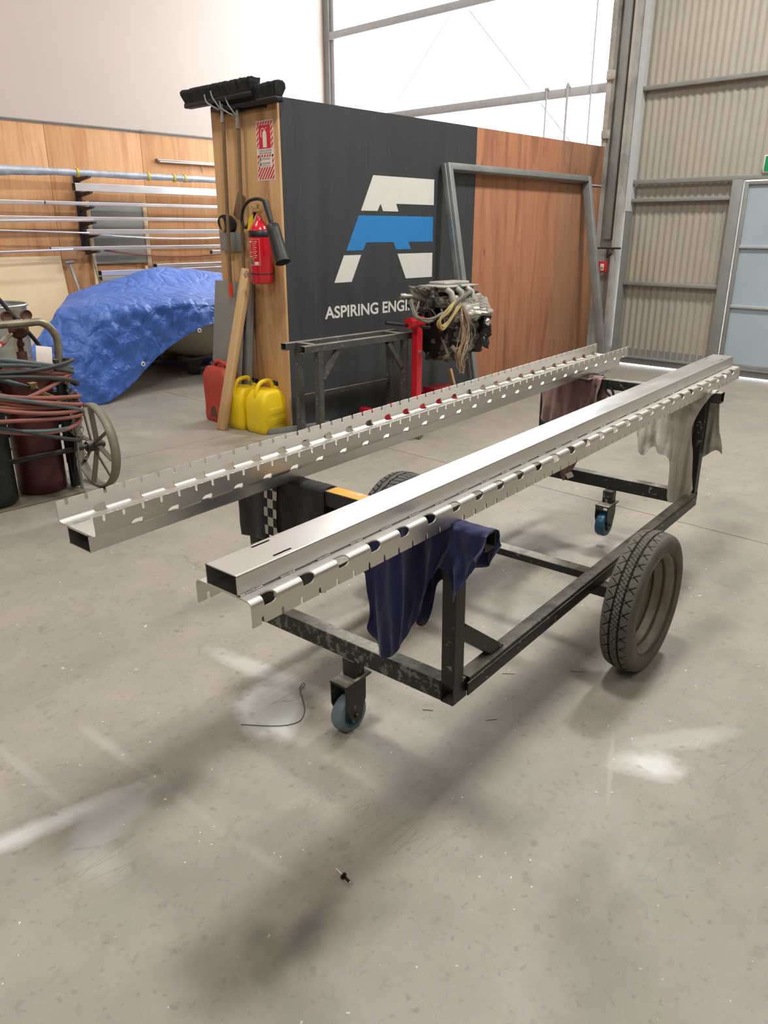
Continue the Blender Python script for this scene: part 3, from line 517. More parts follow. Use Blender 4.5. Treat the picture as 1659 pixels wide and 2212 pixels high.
def castor(u, v, wc, stem_u, core, tyre, name='castor'):
    fk = cp(MB().bbox((stem_u-.025, v-.025, -.062), (stem_u+.025, v+.025, .0), .003).bbox((min(u-.045, stem_u-.03), v-.036, -.070), (max(u+.05, stem_u+.045), v+.036, -.062), .002)
        .add([(u-.045, v+s*.032+t, w) for s in (1,) for t in (0, .004) for w in (0,)], []) , name, g['scuff'])
    b = MB()
    for s in (-1, 1):
        q = [(-.045, -.068), (.050, -.068), (.048, wc+.045), (.022, wc-.022), (-.018, wc-.022), (-.045, wc+.045)]
        b.prism(q, v+s*.031-.002, v+s*.031+.002, M=Matrix(((1,0,0,u),(0,0,1,0),(0,1,0,0),(0,0,0,1))))
    b.cyl((u, v-.040, wc), (u, v+.040, wc), .008, 8); cp(b, 'fork', g['scuff'], fk)
    M = T(u, v, wc)@RX(90)
    cp(MB().lathe([(.045,-.023),(.059,-.023),(.064,-.014),(.064,.014),(.059,.023),(.045,.023)], 36, M=M), 'castor_tyre', tyre, fk)
    cp(MB().lathe([(.010,-.006),(.034,-.006),(.036,-.021),(.050,-.023),(.052,-.018),(.052,.018),(.050,.023),(.036,.021),(.034,.006),(.010,.006)], 36, M=M), 'castor_core', core, fk)
    return fk
castor(-.008, .397, -.190, .022, g['castor_blue'], g['castor_tyre'])
castor(1.940, .405, -.168, 1.975, g['castor_teal'], g['castor_teal'])
cp(MB().bbox((.045, .345, -.035), (.115, .405, -.028), .002), 'castor_tab', g['scuff'])
def tyre(v0, out, style, mat):
    pf = [(.196,.046),(.205,.055),(.220,.061),(.238,.0625),(.252,.060),(.262,.055),(.2675,.050)]
    tv = [.050-.100*i/40 for i in range(41)]
    prof = pf+[(.2675+.0085*(1-(abs(a)/.05)**2.2)-.0, a) for a in tv[1:-1]]+[(r, -v) for r, v in pf[::-1]]
    N = 900; P = []; DD = []
    for k in range(N+1):
        th = 2*math.pi*k/N; row = []; dr_ = []
        for r, a in prof:
            d = 0
            if r > .2676 or (abs(a) < .0505 and r > .266):
                d = 0; x = th*.275
                if style == 0:
                    if abs(abs(a)-.016) < .0022: d = .006
                    p = .048; q = abs(a)-.016; sl = .75*q+.10*math.sin(q*70)*.06
                    ph = (x + sl + (.012 if a < 0 else 0))/p % 1; ph3 = (x - sl*.9 + .026)/p % 1
                    if .016 < abs(a) < .046 and (ph < .075 or ph3 < .070): d = .0055
                    if .026 < abs(a) < .036 and abs(ph-.27) < .028: d = .004
                    ph2 = (x - a*.7)/.016 % 1; ph4 = (x+a*1.6)/.048 % 1
                    if abs(a) < .0155 and ((ph2 < .24 and (abs(a) > .007 or abs(a) < .003)) or ph4 < .08): d = .0045
                    if .014 < abs(a) < .018: d = max(d, .005)
                else:
                    zz = .006*abs(((x/.03) % 2)-1); 
                    if abs(abs(a)-.014-zz+.003) < .0028: d = .008
                    if abs(a) > .016 and ((x+abs(a)*.5)/.03 % 1) < .16: d = .008
                r -= d
            row.append((r*math.cos(th), a*out, r*math.sin(th))); dr_.append(d if r > .25 else 0)
        P.append(row); DD.append(dr_)
    wv = T(.962, v0, -.0115)@Matrix.Scale(.94, 4)
    mb_ = MB().grid(P, M=wv); ncol = len(prof); fi = 0
    for i in range(N):
        for j in range(ncol-1):
            if DD[i][j]+DD[i+1][j]+DD[i][j+1]+DD[i+1][j+1] > .0105: mb_.m[fi] = 1
            fi += 1
    wt = cp(mb_, 'wheel', [mat, g['groove_shade']])  # groove faces take a darker rubber, shade painted into the tread
    o = out
    b = MB().lathe([(.200, .055*o), (.204, .052*o), (.197, .046*o), (.188, .040*o), (.186, .026*o), (.180, .022*o), (.180, .012*o), (.184, .008*o), (.184, .002*o), (.174, -.004*o), (.174, -.016*o), (.168, -.020*o), (.168, -.026*o), (.176, -.03*o), (.186, -.042*o), (.197, -.046*o), (.204, -.052*o)], 64, M=wv@RX(-90))
    b.lathe([(.176, -.030*o), (.150, -.036*o), (.120, -.030*o), (.075, -.040*o), (.04, -.040*o), (.035, -.020*o), (0, -.020*o)], 64, M=wv@RX(-90))
    cp(b, 'rim', g['rim'], wt)
    for a in [i*math.pi/2+.4 for i in range(4)]: MB().cyl((.045*math.cos(a), -.040*o, .045*math.sin(a)), (.045*math.cos(a), -.022*o, .045*math.sin(a)), .009, 6, M=wv).build('wheel_nut', g['rim'], wt)
    return wt
tyre(-.168, -1, 0, g['rubber']); tyre(VL+.125, 1, 1, g['rubber2'])

# ============================================================ NOTCHED STAINLESS BEAMS
BW, BH, BR, BT, PIT = .176, .056, .014, .0035, .107
def sheet_map(side):
    sf = BW/2-BR; sa = sf+BR*math.pi/2
    def f(u, s, off):
        if s <= sf: v, z = s, off
        elif s <= sa:
            a = (s-sf)/BR; r = BR-off; v, z = sf+r*math.sin(a), BR-r*math.cos(a)
        else: v, z = BW/2-off, BR+(s-sa)
        return (u, side*v, z)
    return f, sf, sa, sa+BH-BR
def cdt_sheet(mb, outer, holes, extra, f, mi=0):
    vs = []; ed = []; faces = []
    def loop(L):
        b = len(vs); vs.extend([Vector(p) for p in L]); idx = list(range(b, len(vs))); faces.append(idx); return idx
    loop(outer)
    for h in holes: loop(h)
    for p in extra: vs.append(Vector(p))
    ov, oe, of, *_ = delaunay_2d_cdt(vs, [], faces, 1, 1e-6)
    # orig: keep triangles whose centre is not in a hole
    def inside(p, poly):
        c = False; n = len(poly)
        for i in range(n):
            a, b = poly[i], poly[(i+1) % n]
            if (a[1] > p[1]) != (b[1] > p[1]) and p[0] < (b[0]-a[0])*(p[1]-a[1])/(b[1]-a[1])+a[0]: c = not c
        return c
    tris = []
    for t in of:
        cx = sum(ov[i][0] for i in t)/len(t); cy = sum(ov[i][1] for i in t)/len(t)
        if inside((cx, cy), outer) and not any(inside((cx, cy), h) for h in holes): tris.append(list(t))
    n = len(ov); V3 = [f(p[0], p[1], 0) for p in ov]+[f(p[0], p[1], BT) for p in ov]
    edges = {}
    for t in tris:
        for i in range(len(t)):
            a, b = t[i], t[(i+1) % len(t)]; edges[(a, b)] = 1
    F = [t[::-1] for t in tris]+[[i+n for i in t] for t in tris]
    mb.add(V3, F, mi, True)
    Wf = [(a, b, b+n, a+n) for (a, b) in edges if (b, a) not in edges]
    mb.add(V3, Wf, mi, False); return mb
def arcp(cx, cy, r, a0, a1, n): return [(cx+r*math.cos(R(a0+(a1-a0)*i/n)), cy+r*math.sin(R(a0+(a1-a0)*i/n))) for i in range(n+1)]
def leg_unit(u0, L, side, slot):
    mb = MB(); f, sf, sa, se = sheet_map(side); s0 = sf-.02
    rows = [s0+(sf-s0)*i/2 for i in range(2)]+[sf+(sa-sf)*i/7 for i in range(8)]+[sa+(se-sa)*i/3 for i in range(1, 4)]
    out = [(u0, r) for r in rows[::-1]]
    out = out+[(u0+L*i/10, s0) for i in range(1, 10)]+[(u0+L, r) for r in rows]
    notch = [u0+.0267+i*PIT/2 for i in range(2) if .0267+i*PIT/2 < L-.005]
    for c in notch[::-1]: out += [(c+.0044, se)]+[(c+.0044*math.cos(R(a)), se-.012+.0044*math.sin(R(a))) for a in (0, -30, -60, -90, -120, -150, -180)]+[(c-.0044, se)]
    holes = []
    if slot:
        a, b = sf-.004, sa+.006; rr = (b-a)/2; uc = u0+.052
        holes = [[(uc-.020, a+(b-a)*i/8) for i in range(8, 0, -1)][::1]+[(uc-.020, a)]+[(uc-.020+.004*i, a) for i in range(1, 4)]+arcp(uc, a+rr, rr, -90, 90, 12)+[(uc-.020+.004*i, b) for i in (3, 2, 1)]]
    ex = [(u0+L*i/12+.0011, r) for i in range(1, 12) for r in rows[2:-1]]
    if holes:
        h = holes[0]; ex = [p for p in ex if all((p[0]-q[0])**2+(p[1]-q[1])**2 > .0016**2 for q in h) and not (uc-.020 < p[0] < uc+rr and a < p[1] < b)]
    ex = [p for p in ex if not any(abs(p[0]-c) < .006 and p[1] > se-.019 for c in notch)]
    return cdt_sheet(mb, out, holes, ex, f)
def stadium(uc, sc, L, r): return arcp(uc+L/2-r, sc, r, -90, 90, 6)+arcp(uc-L/2+r, sc, r, 90, 270, 6)
LEN = 28.5*PIT
def channel_mesh():
    b = MB()
    for side in (-1, 1):
        A = leg_unit(0, PIT, side, True); B = leg_unit(28*PIT, PIT/2, side, False)
        for i in range(28): b.add([(x+i*PIT, y, z) for x, y, z in A.v], A.f, 0, True); 
        for i in range(28): b.sm[-len(A.f)*(i+1):] = b.sm[-len(A.f)*(i+1):]
        b.add(B.v, B.f, 0, True)
    s0 = BW/2-BR-.02; hs = [stadium(x, y, .052, .003) for x in (.135, LEN-.135) for y in (-.034, .034)]
    cdt_sheet(b, [(0, -s0), (LEN, -s0), (LEN, s0), (0, s0)], hs, [], lambda u, s, off: (u, s, off))
    return b
def tube_mesh(slots=True):
    b = MB(); Wt, Ht, t, r = .098, .046, .0025, .004
    for k, (a, c) in enumerate((((-1, 0), 0), ((1, 0), 0))):
        sgn = a[0]; b.box((0, min(sgn*Wt/2, sgn*(Wt/2-t)), r), (LEN, max(sgn*Wt/2, sgn*(Wt/2-t)), Ht-r))
    b.box((0, -Wt/2+r, 0), (LEN, Wt/2-r, t))
    hs = [stadium(x, y, .052, .003) for x in (.135, LEN-.135) for y in (-.034, .034)]
    global BT; o = BT; BT = t
    cdt_sheet(b, [(0, -Wt/2+r), (LEN, -Wt/2+r), (LEN, Wt/2-r), (0, Wt/2-r)], hs, [], lambda u, s, off: (u, s, Ht-t+off)); BT = o
    for sy in (-1, 1):
        for z, st in ((r, 180), (Ht-r, 0)):
            P = []
            for uu in (0, LEN):
                P.append([(uu, sy*(Wt/2-r+r*math.cos(R(q))), z+(r if z > .02 else r)*math.sin(R(q))*(1 if z > .02 else -1)) for q in (0, 22, 45, 67, 90)])
            Pi = [[(uu, sy*(Wt/2-r+(r-t)*math.cos(R(q))), z+(r-t)*math.sin(R(q))*(1 if z > .02 else -1)) for q in (0, 45, 90)] for uu in (0, LEN)]
            b.grid(P); b.grid(Pi)
    return b
chm = channel_mesh().build('channel', g['stain']); tbm = tube_mesh().build('tube', g['stain_tube'])
wb_ = MB()
for i in range(9): wb_.tube([(i*.0045, 0, 0), (i*.0045+.0022, .0006*(i % 2), 0), (i*.0045+.0045, 0, 0)], [.0026, .0042, .0026], 7)
wbm = wb_.build('weld_bead', g['weld'])
def beam(label, M, flip):
    t = thing('notched_beam', label, 'steel beam', M=M, group='notched stainless beams lying on the cart')
    c = chm if not flip else link(chm.copy()); tt = tbm if not flip else link(tbm.copy())
    c.parent = t; tt.parent = t
    if not flip:   # tube on top, flanges hanging down
        c.matrix_local = T(0, 0, BH)@RX(180); tt.matrix_local = T(0, 0, BH)
    else:          # tube underneath, flanges standing up, turned end for end
        c.matrix_local = T(LEN, 0, .046)@RZ(180); tt.matrix_local = T(LEN, 0, .046)@RY(180)
    for i in range(28):
        for s in (-1, 1):
            w_ = wbm if (not flip and i == 0 and s == -1) else link(wbm.copy()); w_.parent = t
            z = BH if not flip else .046; w_.matrix_local = T(.004+i*PIT if i else .004, s*.0495, z)@RX(45)@Matrix.Scale(1.45 if i == 0 else 1, 4, (1,0,0))
    return t
MR = MC@T(-.666, .116, .547)@RZ(-.8)@RY(.06); ML = MC@T(-.666, .661, .547)@RZ(-.5)@RY(.06)
beam('nearer stainless beam, box tube on top and notched flanges hanging down', MR, False)
beam('farther stainless beam, notched flanges standing up like an open tray', ML, True)
o = MB().bbox((1.93, .545, .535), (2.10, .600, .5465), .002).build('packing_plate', g['dark_steel'], M=MC@T(0,0,.0)); 
tag(o, 'thin dark packing plate sticking out under far end of the upturned beam', 'plate')

# ============================================================ RAGS
def rag(name, label, mat, cols, back, u_f, u_b, top, seed, bulge=.018, fold=.012, fq=26, ns=9, nr=8):
    """cols: front columns, each a list of (v,w) from the bar top to the hem; back: (v,w) hem behind each column"""
    rowsN = len(cols[0]); F = [[Vector((0, c[i][0], c[i][1])) for c in cols] for i in range(rowsN)]
    FF = surf(F, ns, nr); nc = len(FF[0]); bk_ = catmull([Vector((0, a, b_)) for a, b_ in back], ns)
    rnd = random.Random(seed); P = []
    def fl(v, t, k): return (mnoise.noise(Vector((v*fq, t*1.3+k, seed)))*fold*2+math.sin(v*fq*2.2+seed+t)*fold*.5)*min(1, t*1.6)
    for i in range(9):           # behind the bar, hem upwards
        t = 1-i/8; row = []
        for j in range(nc):
            a = FF[0][j]; h = bk_[j]; vv = a.y+(h.y-a.y)*t; ww = top-.004+(h.z-top)*t
            row.append((u_b+.004+bulge*.6*t+fl(vv, t, 5), vv, ww))
        P.append(row)
    for i in range(1, 5):        # over the bar
        s = i/5; P.append([(u_b+(u_f-u_b)*s, FF[0][j].y, top+.0035+.003*mnoise.noise(Vector((FF[0][j].y*40, s*3, seed)))) for j in range(nc)])
    for i, r_ in enumerate(FF):
        t = i/(len(FF)-1); P.append([(u_f-.003-bulge*t*math.sin(min(1, t*1.2)*1.6)-fl(p.y, t, 1), p.y+.006*mnoise.noise(Vector((t*5, p.y*9, seed)))*t, min(p.z, top-.004) if i == 0 else p.z) for p in r_])
    b = MB().grid(P); o = b.build(name, g[mat]); o.matrix_world = MC
    m = o.modifiers.new('thick', 'SOLIDIFY'); m.thickness = .002; m.offset = 1
    return tag(o, label, 'cloth')
TOP = .5475
rag('rag', 'navy blue rag hanging off the near right end of the cart', 'navy',
 [[(-.090,TOP),(-.094,.535),(-.092,.520),(-.088,.505)], [(-.066,TOP),(-.068,.50),(-.064,.475),(-.060,.455)], [(-.040,TOP),(-.042,.48),(-.036,.43),(-.022,.372)], [(-.012,TOP),(-.012,.50),(-.014,.44),(-.010,.352)],
  [(.020,TOP),(.018,.51),(.018,.475),(.020,.440)], [(.060,TOP),(.060,.50),(.062,.44),(.066,.385)], [(.100,TOP),(.100,.45),(.102,.34),(.106,.262)], [(.160,TOP),(.166,.42),(.172,.28),(.185,.118)],
  [(.220,TOP),(.225,.40),(.232,.24),(.236,.090)], [(.265,TOP),(.272,.42),(.268,.28),(.258,.112)], [(.285,TOP),(.292,.42),(.272,.28),(.286,.165)], [(.300,TOP),(.302,.45),(.298,.34),(.276,.205)]],
 [(-.09,.50),(-.066,.45),(-.04,.42),(-.012,.42),(.02,.40),(.06,.36),(.11,.33),(.145,.19),(.19,.23),(.25,.25),(.29,.30),(.30,.33)], -.001, .051, TOP, 3, .024, .017, 34)
rag('rag', 'black cloth with checkered ribbon hanging over the near left end of the cart', 'black_cloth',
 [[(.468,TOP),(.469,.48),(.470,.38),(.470,.22)], [(.55,TOP),(.55,.48),(.55,.38),(.55,.20)], [(.64,TOP),(.64,.48),(.645,.38),(.645,.22)], [(.655,TOP),(.654,.48),(.656,.42),(.658,.362)], [(.71,TOP),(.712,.48),(.712,.42),(.715,.352)],
  [(.722,TOP),(.722,.48),(.722,.40),(.722,.332)], [(.78,TOP),(.782,.48),(.785,.40),(.79,.325)], [(.84,TOP),(.846,.48),(.850,.40),(.846,.318)]],
 [(.468,.4),(.55,.38),(.64,.4),(.655,.4),(.71,.4),(.722,.42),(.78,.42),(.84,.44)], -.001, .051, TOP, 11, .010, .005, 14)
bo = bpy.data.objects['rag.001']
P = [[(-.0125-.010*t-.0012, .655+(.712-.655)*s+.008*math.sin(t*2.5), .545-.188*t) for s in [i/8 for i in range(9)]] for t in [j/24 for j in range(25)]]
c_ = MB().grid(P).build('checkered_trim', g['checker'], bo)
tag(c_, 'black and white checkered ribbon')
rag('rag', 'mauve brown rag bunched over the far left end of the cart', 'brown',
 [[(.500,TOP),(.500,.50),(.502,.46),(.505,.42)], [(.535,TOP),(.530,.48),(.528,.36),(.530,.24)], [(.585,TOP),(.585,.44),(.585,.28),(.583,.115)], [(.630,TOP),(.632,.42),(.628,.24),(.622,.055)], [(.668,TOP),(.664,.42),(.660,.22),(.655,.012)],
  [(.720,TOP),(.722,.45),(.724,.34),(.70,.20)], [(.775,TOP),(.776,.46),(.778,.38),(.785,.30)], [(.815,TOP),(.815,.48),(.805,.40),(.800,.32)]],
 [(.50,.45),(.535,.40),(.585,.35),(.63,.32),(.668,.3),(.72,.3),(.775,.35),(.815,.4)], 1.978, 2.033, TOP, 21, .030, .022, 34)
ro = bpy.data.objects['rag.002']
MB().bbox((-.02, -.019, -.014), (-.017, .019, .014), .001, M=T(1.942, .603, .052)@RX(-32)).build('care_label', g['cloth_label'], ro)
rag('rag', 'pale grey stained rag draped over the far right end of the cart', 'grey_cloth',
 [[(-.030,TOP),(-.006,.52),(.028,.44),(.045,.372),(.020,.26),(.002,.10)], [(.000,TOP),(.020,.50),(.044,.40),(.052,.30),(.035,.16),(.030,-.035)], [(.040,TOP),(.046,.48),(.066,.38),(.072,.26),(.070,.12),(.068,.01)], [(.080,TOP),(.088,.46),(.094,.36),(.098,.24),(.100,.12),(.104,.03)],
  [(.120,TOP),(.124,.44),(.120,.34),(.118,.27),(.120,.235),(.122,.205)], [(.165,TOP),(.166,.46),(.166,.36),(.166,.30),(.166,.27),(.166,.238)], [(.215,TOP),(.214,.46),(.213,.38),(.213,.32),(.212,.29),(.212,.26)], [(.250,TOP),(.250,.46),(.248,.38),(.246,.31),(.246,.26),(.250,.220)], [(.285,TOP),(.286,.46),(.286,.40),(.288,.36),(.290,.34),(.290,.318)]],
 [(-.070,.25),(-.040,.27),(.02,.22),(.06,.24),(.10,.24),(.15,.28),(.2,.3),(.24,.3),(.28,.34)], 1.978, 2.033, TOP, 31, .030, .022, 36)

o = curve_thing('loop_strap', 'small black looped strap hanging on the far top bar by the brown rag', 'strap', [tuple(MC@Vector(q)) for q in ((1.970,.475,.545), (1.962,.470,.50), (1.960,.445,.475), (1.962,.428,.455), (1.965,.432,.49), (1.968,.450,.515))], .006, 'dark_void', 8)
# ============================================================ AGAINST THE PARTITION
FX = XE-.022   # face of the end boards
# extinguisher sign
t = thing('safety_sign', 'tall red and white striped fire extinguisher location sign on the pine end board', 'sign', (FX, 4.795, 2.055))
def sx(y0, y1, z0, z1): return ((-.0015, y0, z0), (0, y1, z1))
MB().box((-.0012, -.098, -.197), (0, .098, .198)).build('sign_plate', g['sign_white'], t)
def clip(poly, ax, val, keep_gt):
    out = []
    for i in range(len(poly)):
        a, b = poly[i-1], poly[i]; ia = (a[ax] > val) == keep_gt; ib = (b[ax] > val) == keep_gt
        if ia != ib:
            k = (val-a[ax])/(b[ax]-a[ax]); out.append(tuple(a[j]+(b[j]-a[j])*k for j in (0, 1)))
        if ib: out.append(b)
    return out
sb = MB(); Mx = Matrix(((0,0,-1,0),(1,0,0,0),(0,1,0,0),(0,0,0,1)))   # (y,z)->(0,y,z), extruding toward -x
def stripe_region(y0, y1, z0, z1, ph=0):
    for k in range(-14, 26):
        c = k*.036+ph; q = [(y0-.3, c-.3*1.2), (y1+.3, c+(y1-y0+.3)*1.2), (y1+.3, c+(y1-y0+.3)*1.2+.019), (y0-.3, c-.3*1.2+.019)]
        q = [(-y, z) for y, z in q][::-1]
        for ax, v, gt in ((0, y0, True), (0, y1, False), (1, z0, True), (1, z1, False)):
            q = clip(q, ax, v, gt)
            if len(q) < 3: break
        if len(q) >= 3: sb.prism(q, .0012, .0022, M=Mx)
stripe_region(-.092, .092, .170, .192); stripe_region(-.092, -.070, .015, .170); stripe_region(.070, .092, .015, .170)
stripe_region(-.092, .092, -.190, -.108); stripe_region(-.092, -.075, -.108, -.028); stripe_region(.075, .092, -.108, -.028); stripe_region(-.092, .092, -.040, -.026)
sb.prism([(-.066, .015), (.066, .015), (.066, .168), (-.066, .168)], .0012, .0022, M=Mx)
sb.build('stripes', g['sign_red'], t)
pc = [(-.022, .022), (.022, .022), (.022, .110), (.017, .124), (.008, .130), (.008, .136), (-.006, .136), (-.006, .130), (-.017, .124), (-.022, .110)]
b = MB().prism([(-y, z) for y, z in pc][::-1], .0022, .0030, M=Mx)
b.tube([(-.0026, .004, .142), (-.0026, .022, .148), (-.0026, .036, .138), (-.0026, .040, .11), (-.0026, .038, .09)], .003, 6).tube([(-.0026, 0, .138), (-.0026, -.03, .150)], .0025, 6).build('pictogram', g['sign_white'], t)
def wtext(body, width, h, y_left, z_base, parent, mat, x=-.0024, bold=.01, name='lettering'):
    vs, fs = textmesh(body, 1, bold); a = min(v.x for v in vs); w_ = max(v.x for v in vs)-a; hh = max(v.y for v in vs)
    return MB().add([(x, y_left-(v.x-a)*width/w_, z_base+v.y*h/hh) for v in vs], fs).build(name, mat, parent)
wtext('CARBON DIOXIDE', .15, .013, .076, -.004, t, g['print_grey']); wtext('FIRE EXTINGUISHER', .14, .013, .070, -.022, t, g['print_grey'])
b = MB(); [b.box((-.0024, .05, z), (-.0015, .068, z+.022)) for z in (-.066, -.098)]; b.build('green_mark', g['print_green'], t)
b = MB(); [b.box((-.0024, -.05, z), (-.0015, .04, z+.003)) for z in (-.050, -.058, -.080, -.088, -.10)]; b.build('small_print', g['print_grey'], t)
# extinguisher
t = thing('fire_extinguisher', 'red fire extinguisher with black horn hanging on the pine end board', 'extinguisher', (FX-.085, 4.800, 1.135))
r_ = .083
bd = MB().lathe([(0, .006), (.060, 0), (r_-.008, .004), (r_, .016), (r_, .345), (r_-.004, .375), (r_-.018, .405), (.045, .430), (.028, .445), (.022, .462), (.020, .478), (0, .480)], 40).build('cylinder', g['red_bright'], t)
MB().lathe([(r_+.0008, .333), (r_+.0012, .336), (r_+.0012, .378), (r_-.002, .380)], 40).build('black_band', g['dark_void'], t)
MB().lathe([(r_+.001, .070), (r_+.003, .072), (r_+.003, .076), (r_+.001, .078)], 40).bbox((r_-.02, -.02, .04), (.085, .02, .36), .003).build('wall_bracket', g['dark_void'], t)
def cyl_patch(a0, a1, z0, z1, rr, n=10): return [[(rr*math.cos(R(a0+(a1-a0)*i/n)), rr*math.sin(R(a0+(a1-a0)*i/n)), z) for i in range(n+1)] for z in (z0, z1)]
lb = MB()
for z0, z1 in ((.135, .137), (.318, .320)): lb.grid(cyl_patch(155, 225, z0, z1, r_+.0006))
for a in (155, 189, 225): lb.grid(cyl_patch(a, a+1.4, .135, .320, r_+.0006, 2))
for i in range(9): lb.grid(cyl_patch(196, 196+18-(i*5) % 11, .300-i*.014, .304-i*.014, r_+.0006, 4))
for i, (z, a1) in enumerate(((.295, 180), (.275, 172), (.225, 184), (.195, 182), (.18, 186))): lb.grid(cyl_patch(160, a1, z, z+(.012 if i == 0 else .004), r_+.0006, 5))
lb.grid(cyl_patch(196, 218, .140, .160, r_+.0006)); lb.build('label_print', g['sign_white'], bd)
MB().grid(cyl_patch(160, 180, .150, .185, r_+.0008)).build('green_label', g['print_green'], bd)
MB().cyl((0,0,.478), (0,0,.520), .016, 14).bbox((-.02, -.02, .505), (.02, .06, .522), .004).cyl((0, .01, .52), (0, .01, .56), .010, 10).build('valve', g['brass'], t)
MB().tube([(0, -.01, .520), (0, .030, .535), (0, .060, .530), (0, .085, .545)], .005, 8).tube([(0, -.01, .505), (0, .030, .512), (0, .060, .500), (0, .08, .51)], .005, 8).tube([(0, -.02, .53), (0, -.05, .545), (0, -.075, .525)], .003, 8).build('lever', g['chrome'], t)
MB().add([(-.03, .030, .490), (-.03, .085, .470), (-.03, .115, .375), (-.03, .060, .375)], [(0,1,2,3)]).add([(-.028, .030, .490), (-.028, .085, .470), (-.028, .115, .375), (-.028, .060, .375)], [(3,2,1,0)]).build('inspection_tag', g['tag_yellow'], t)
hp = catmull([(0, .04, .51), (-.01, .12, .42), (-.015, .155, .40), (-.02, .185, .45), (-.02, .16, .53), (-.02, .09, .58), (-.02, 0, .595), (-.03, -.085, .585), (-.04, -.135, .56)], 8)
MB().tube(hp, .0115, 12).build('hose', g['black_rub'], t)
MB().cyl((-.04, -.130, .575), (-.055, -.205, .440), .022, 16, r1=.018).cyl((-.055, -.205, .440), (-.060, -.220, .405), .017, 14).build('horn_grip', g['black_rub'], t)
hm = align((-.060, -.220, .420), Vector((-.02, -.135, -.27)))
MB().lathe([(0, 0), (.030, 0), (.046, .012), (.048, .06), (.054, .285), (.055, .288), (.050, .284), (.043, .06), (0, .05)], 28, M=hm).build('horn', g['black_rub'], t)
MB().bbox((-.095, .055, .045), (-.085, .085, .085), .004).tube([(-.09, .07, .09), (-.092, .10, .07), (-.09, .09, .04)], .006, 8).build('clip', g['chrome'], t)
# brooms
def broom(label, y, x, ztop, zbot, headc, lean, hl):
    t = thing('broom', label, 'broom', (x, y, zbot))
    b = MB().cyl((0, .045, .10), (0, .0, ztop-zbot-.10), .0135, 12).build('handle', g['broom_wood'], t)
    MB().cyl((0, .049, 0), (0, .045, .105), .0165, 12).build('end_grip', g['orange'], t)
    MB().cyl((0, 0, ztop-zbot-.12), (0, -.002, ztop-zbot), .018, 12, r1=.015).build('socket', g['chrome'], t)
    hz = ztop-zbot+.01
    MB().bbox((-.035, headc-hl/2, hz), (.035, headc+hl/2, hz+.035), .008).build('head', g['dark_void'], t)
    bb = MB(); rnd = random.Random(int(y*100)); P = []
    ny = 90
    for j in range(ny+1):
        s = j/ny; yy = headc-hl/2+.01+(hl-.02)*s; row = []
        fl_ = 1+.35*max(0, s-.9)*10*.3
        for k, (dx, dz) in enumerate(((-.028, .034), (-.046, .095), (-.050, .118), (-.020, .126), (.020, .126), (.045, .116), (.042, .08), (.028, .034))):
            n_ = .006*rnd.uniform(-1, 1) if dz > .05 else 0
            row.append((dx*1.0+n_, yy+(.02 if dz > .05 else 0)*(1 if s > .93 else (-1 if s < .05 else 0)), hz+dz+n_*1.3))
        P.append(row)
    bb.grid(P); n8 = len(P[0]); bb.add(P[0], [list(range(n8))]).add(P[-1], [list(range(n8))[::-1]])
    o = bb.build('bristles', g['bristle'], t); tag(o, kind='stuff')
    MB().tube(catmull([(-.030, -.02, hz-.05), (-.05, .0, hz-.01), (-.06, .03, hz+.03), (-.060, .05, hz+.075)], 6), .006, 8).tube(catmull([(-.03, .0, hz-.05), (-.05, .06, hz-.02), (-.06, .11, hz+.01), (-.060, .13, hz+.06)], 6), .006, 8).build('wire_stay', g['raw_steel'], t)
    return t
broom('black workshop broom hung head up, left handle with bright orange tip', 5.190, 3.745, 2.385, 1.015, .03, 0, .84)
broom('black workshop broom hung head up behind the other, red tipped right handle', 5.050, 3.775, 2.335, 1.025, -.10, 0, .78)
o = MB().bbox((-.01, -.05, -.01), (.01, .05, .01), .002).tube([(.0, -.30, 0), (.0, .25, 0)], .008, 8).tube([(-.07, -.02, .01), (-.01, -.02, 0)], .006, 8).tube([(-.07, .16, .01), (-.01, .16, 0)], .006, 8).build('broom_rack', g['dark_steel']); o.location = (FX-.012, 5.05, 2.335); tag(o, 'dark wall hook bar the brooms hang from, top of the end board', 'hook')
t = thing('hand_brush', 'oval black hand brush with wooden back hanging behind the broom handles', 'brush', (FX-.035, 5.295, 1.565))
b = MB(); Mh = Matrix(((0,0,-1,0),(1,0,0,0),(0,1,0,0),(0,0,0,1)))
b.prism([(.105*math.cos(a), .065*math.sin(a)+.01*math.cos(a)) for a in [2*math.pi*i/28 for i in range(28)]], -.03, .0, M=Mh).build('bristles', g['bristle'], t)
MB().prism([(.028+.018*math.cos(a), .052*math.sin(a)) for a in [2*math.pi*i/20 for i in range(20)]], 0, .015, M=RX(-18)@Mh).build('back', g['timber'], t)
o = MB().bbox((0, -.185, -.07), (.003, .125, .07), .001).bbox((-.012, -.06, -.07), (-.009, .125, .072), .001).bbox((-.012, -.062, -.07), (.003, -.058, .07), .001).build('steel_plate', g['raw_steel']); o.location = (FX-.02, 5.26, 1.43); tag(o, 'small folded grey steel plate fixed behind the broom handles', 'plate')
o = MB().bbox((0, -.045, -.09), (.02, .045, .09), .004).build('knob_strap', g['broom_wood']); o.location = (FX-.022, 5.13, 1.69); o.rotation_euler = (R(25), 0, 0); tag(o, 'small brown strap hanging between the two broom handles', 'strap')
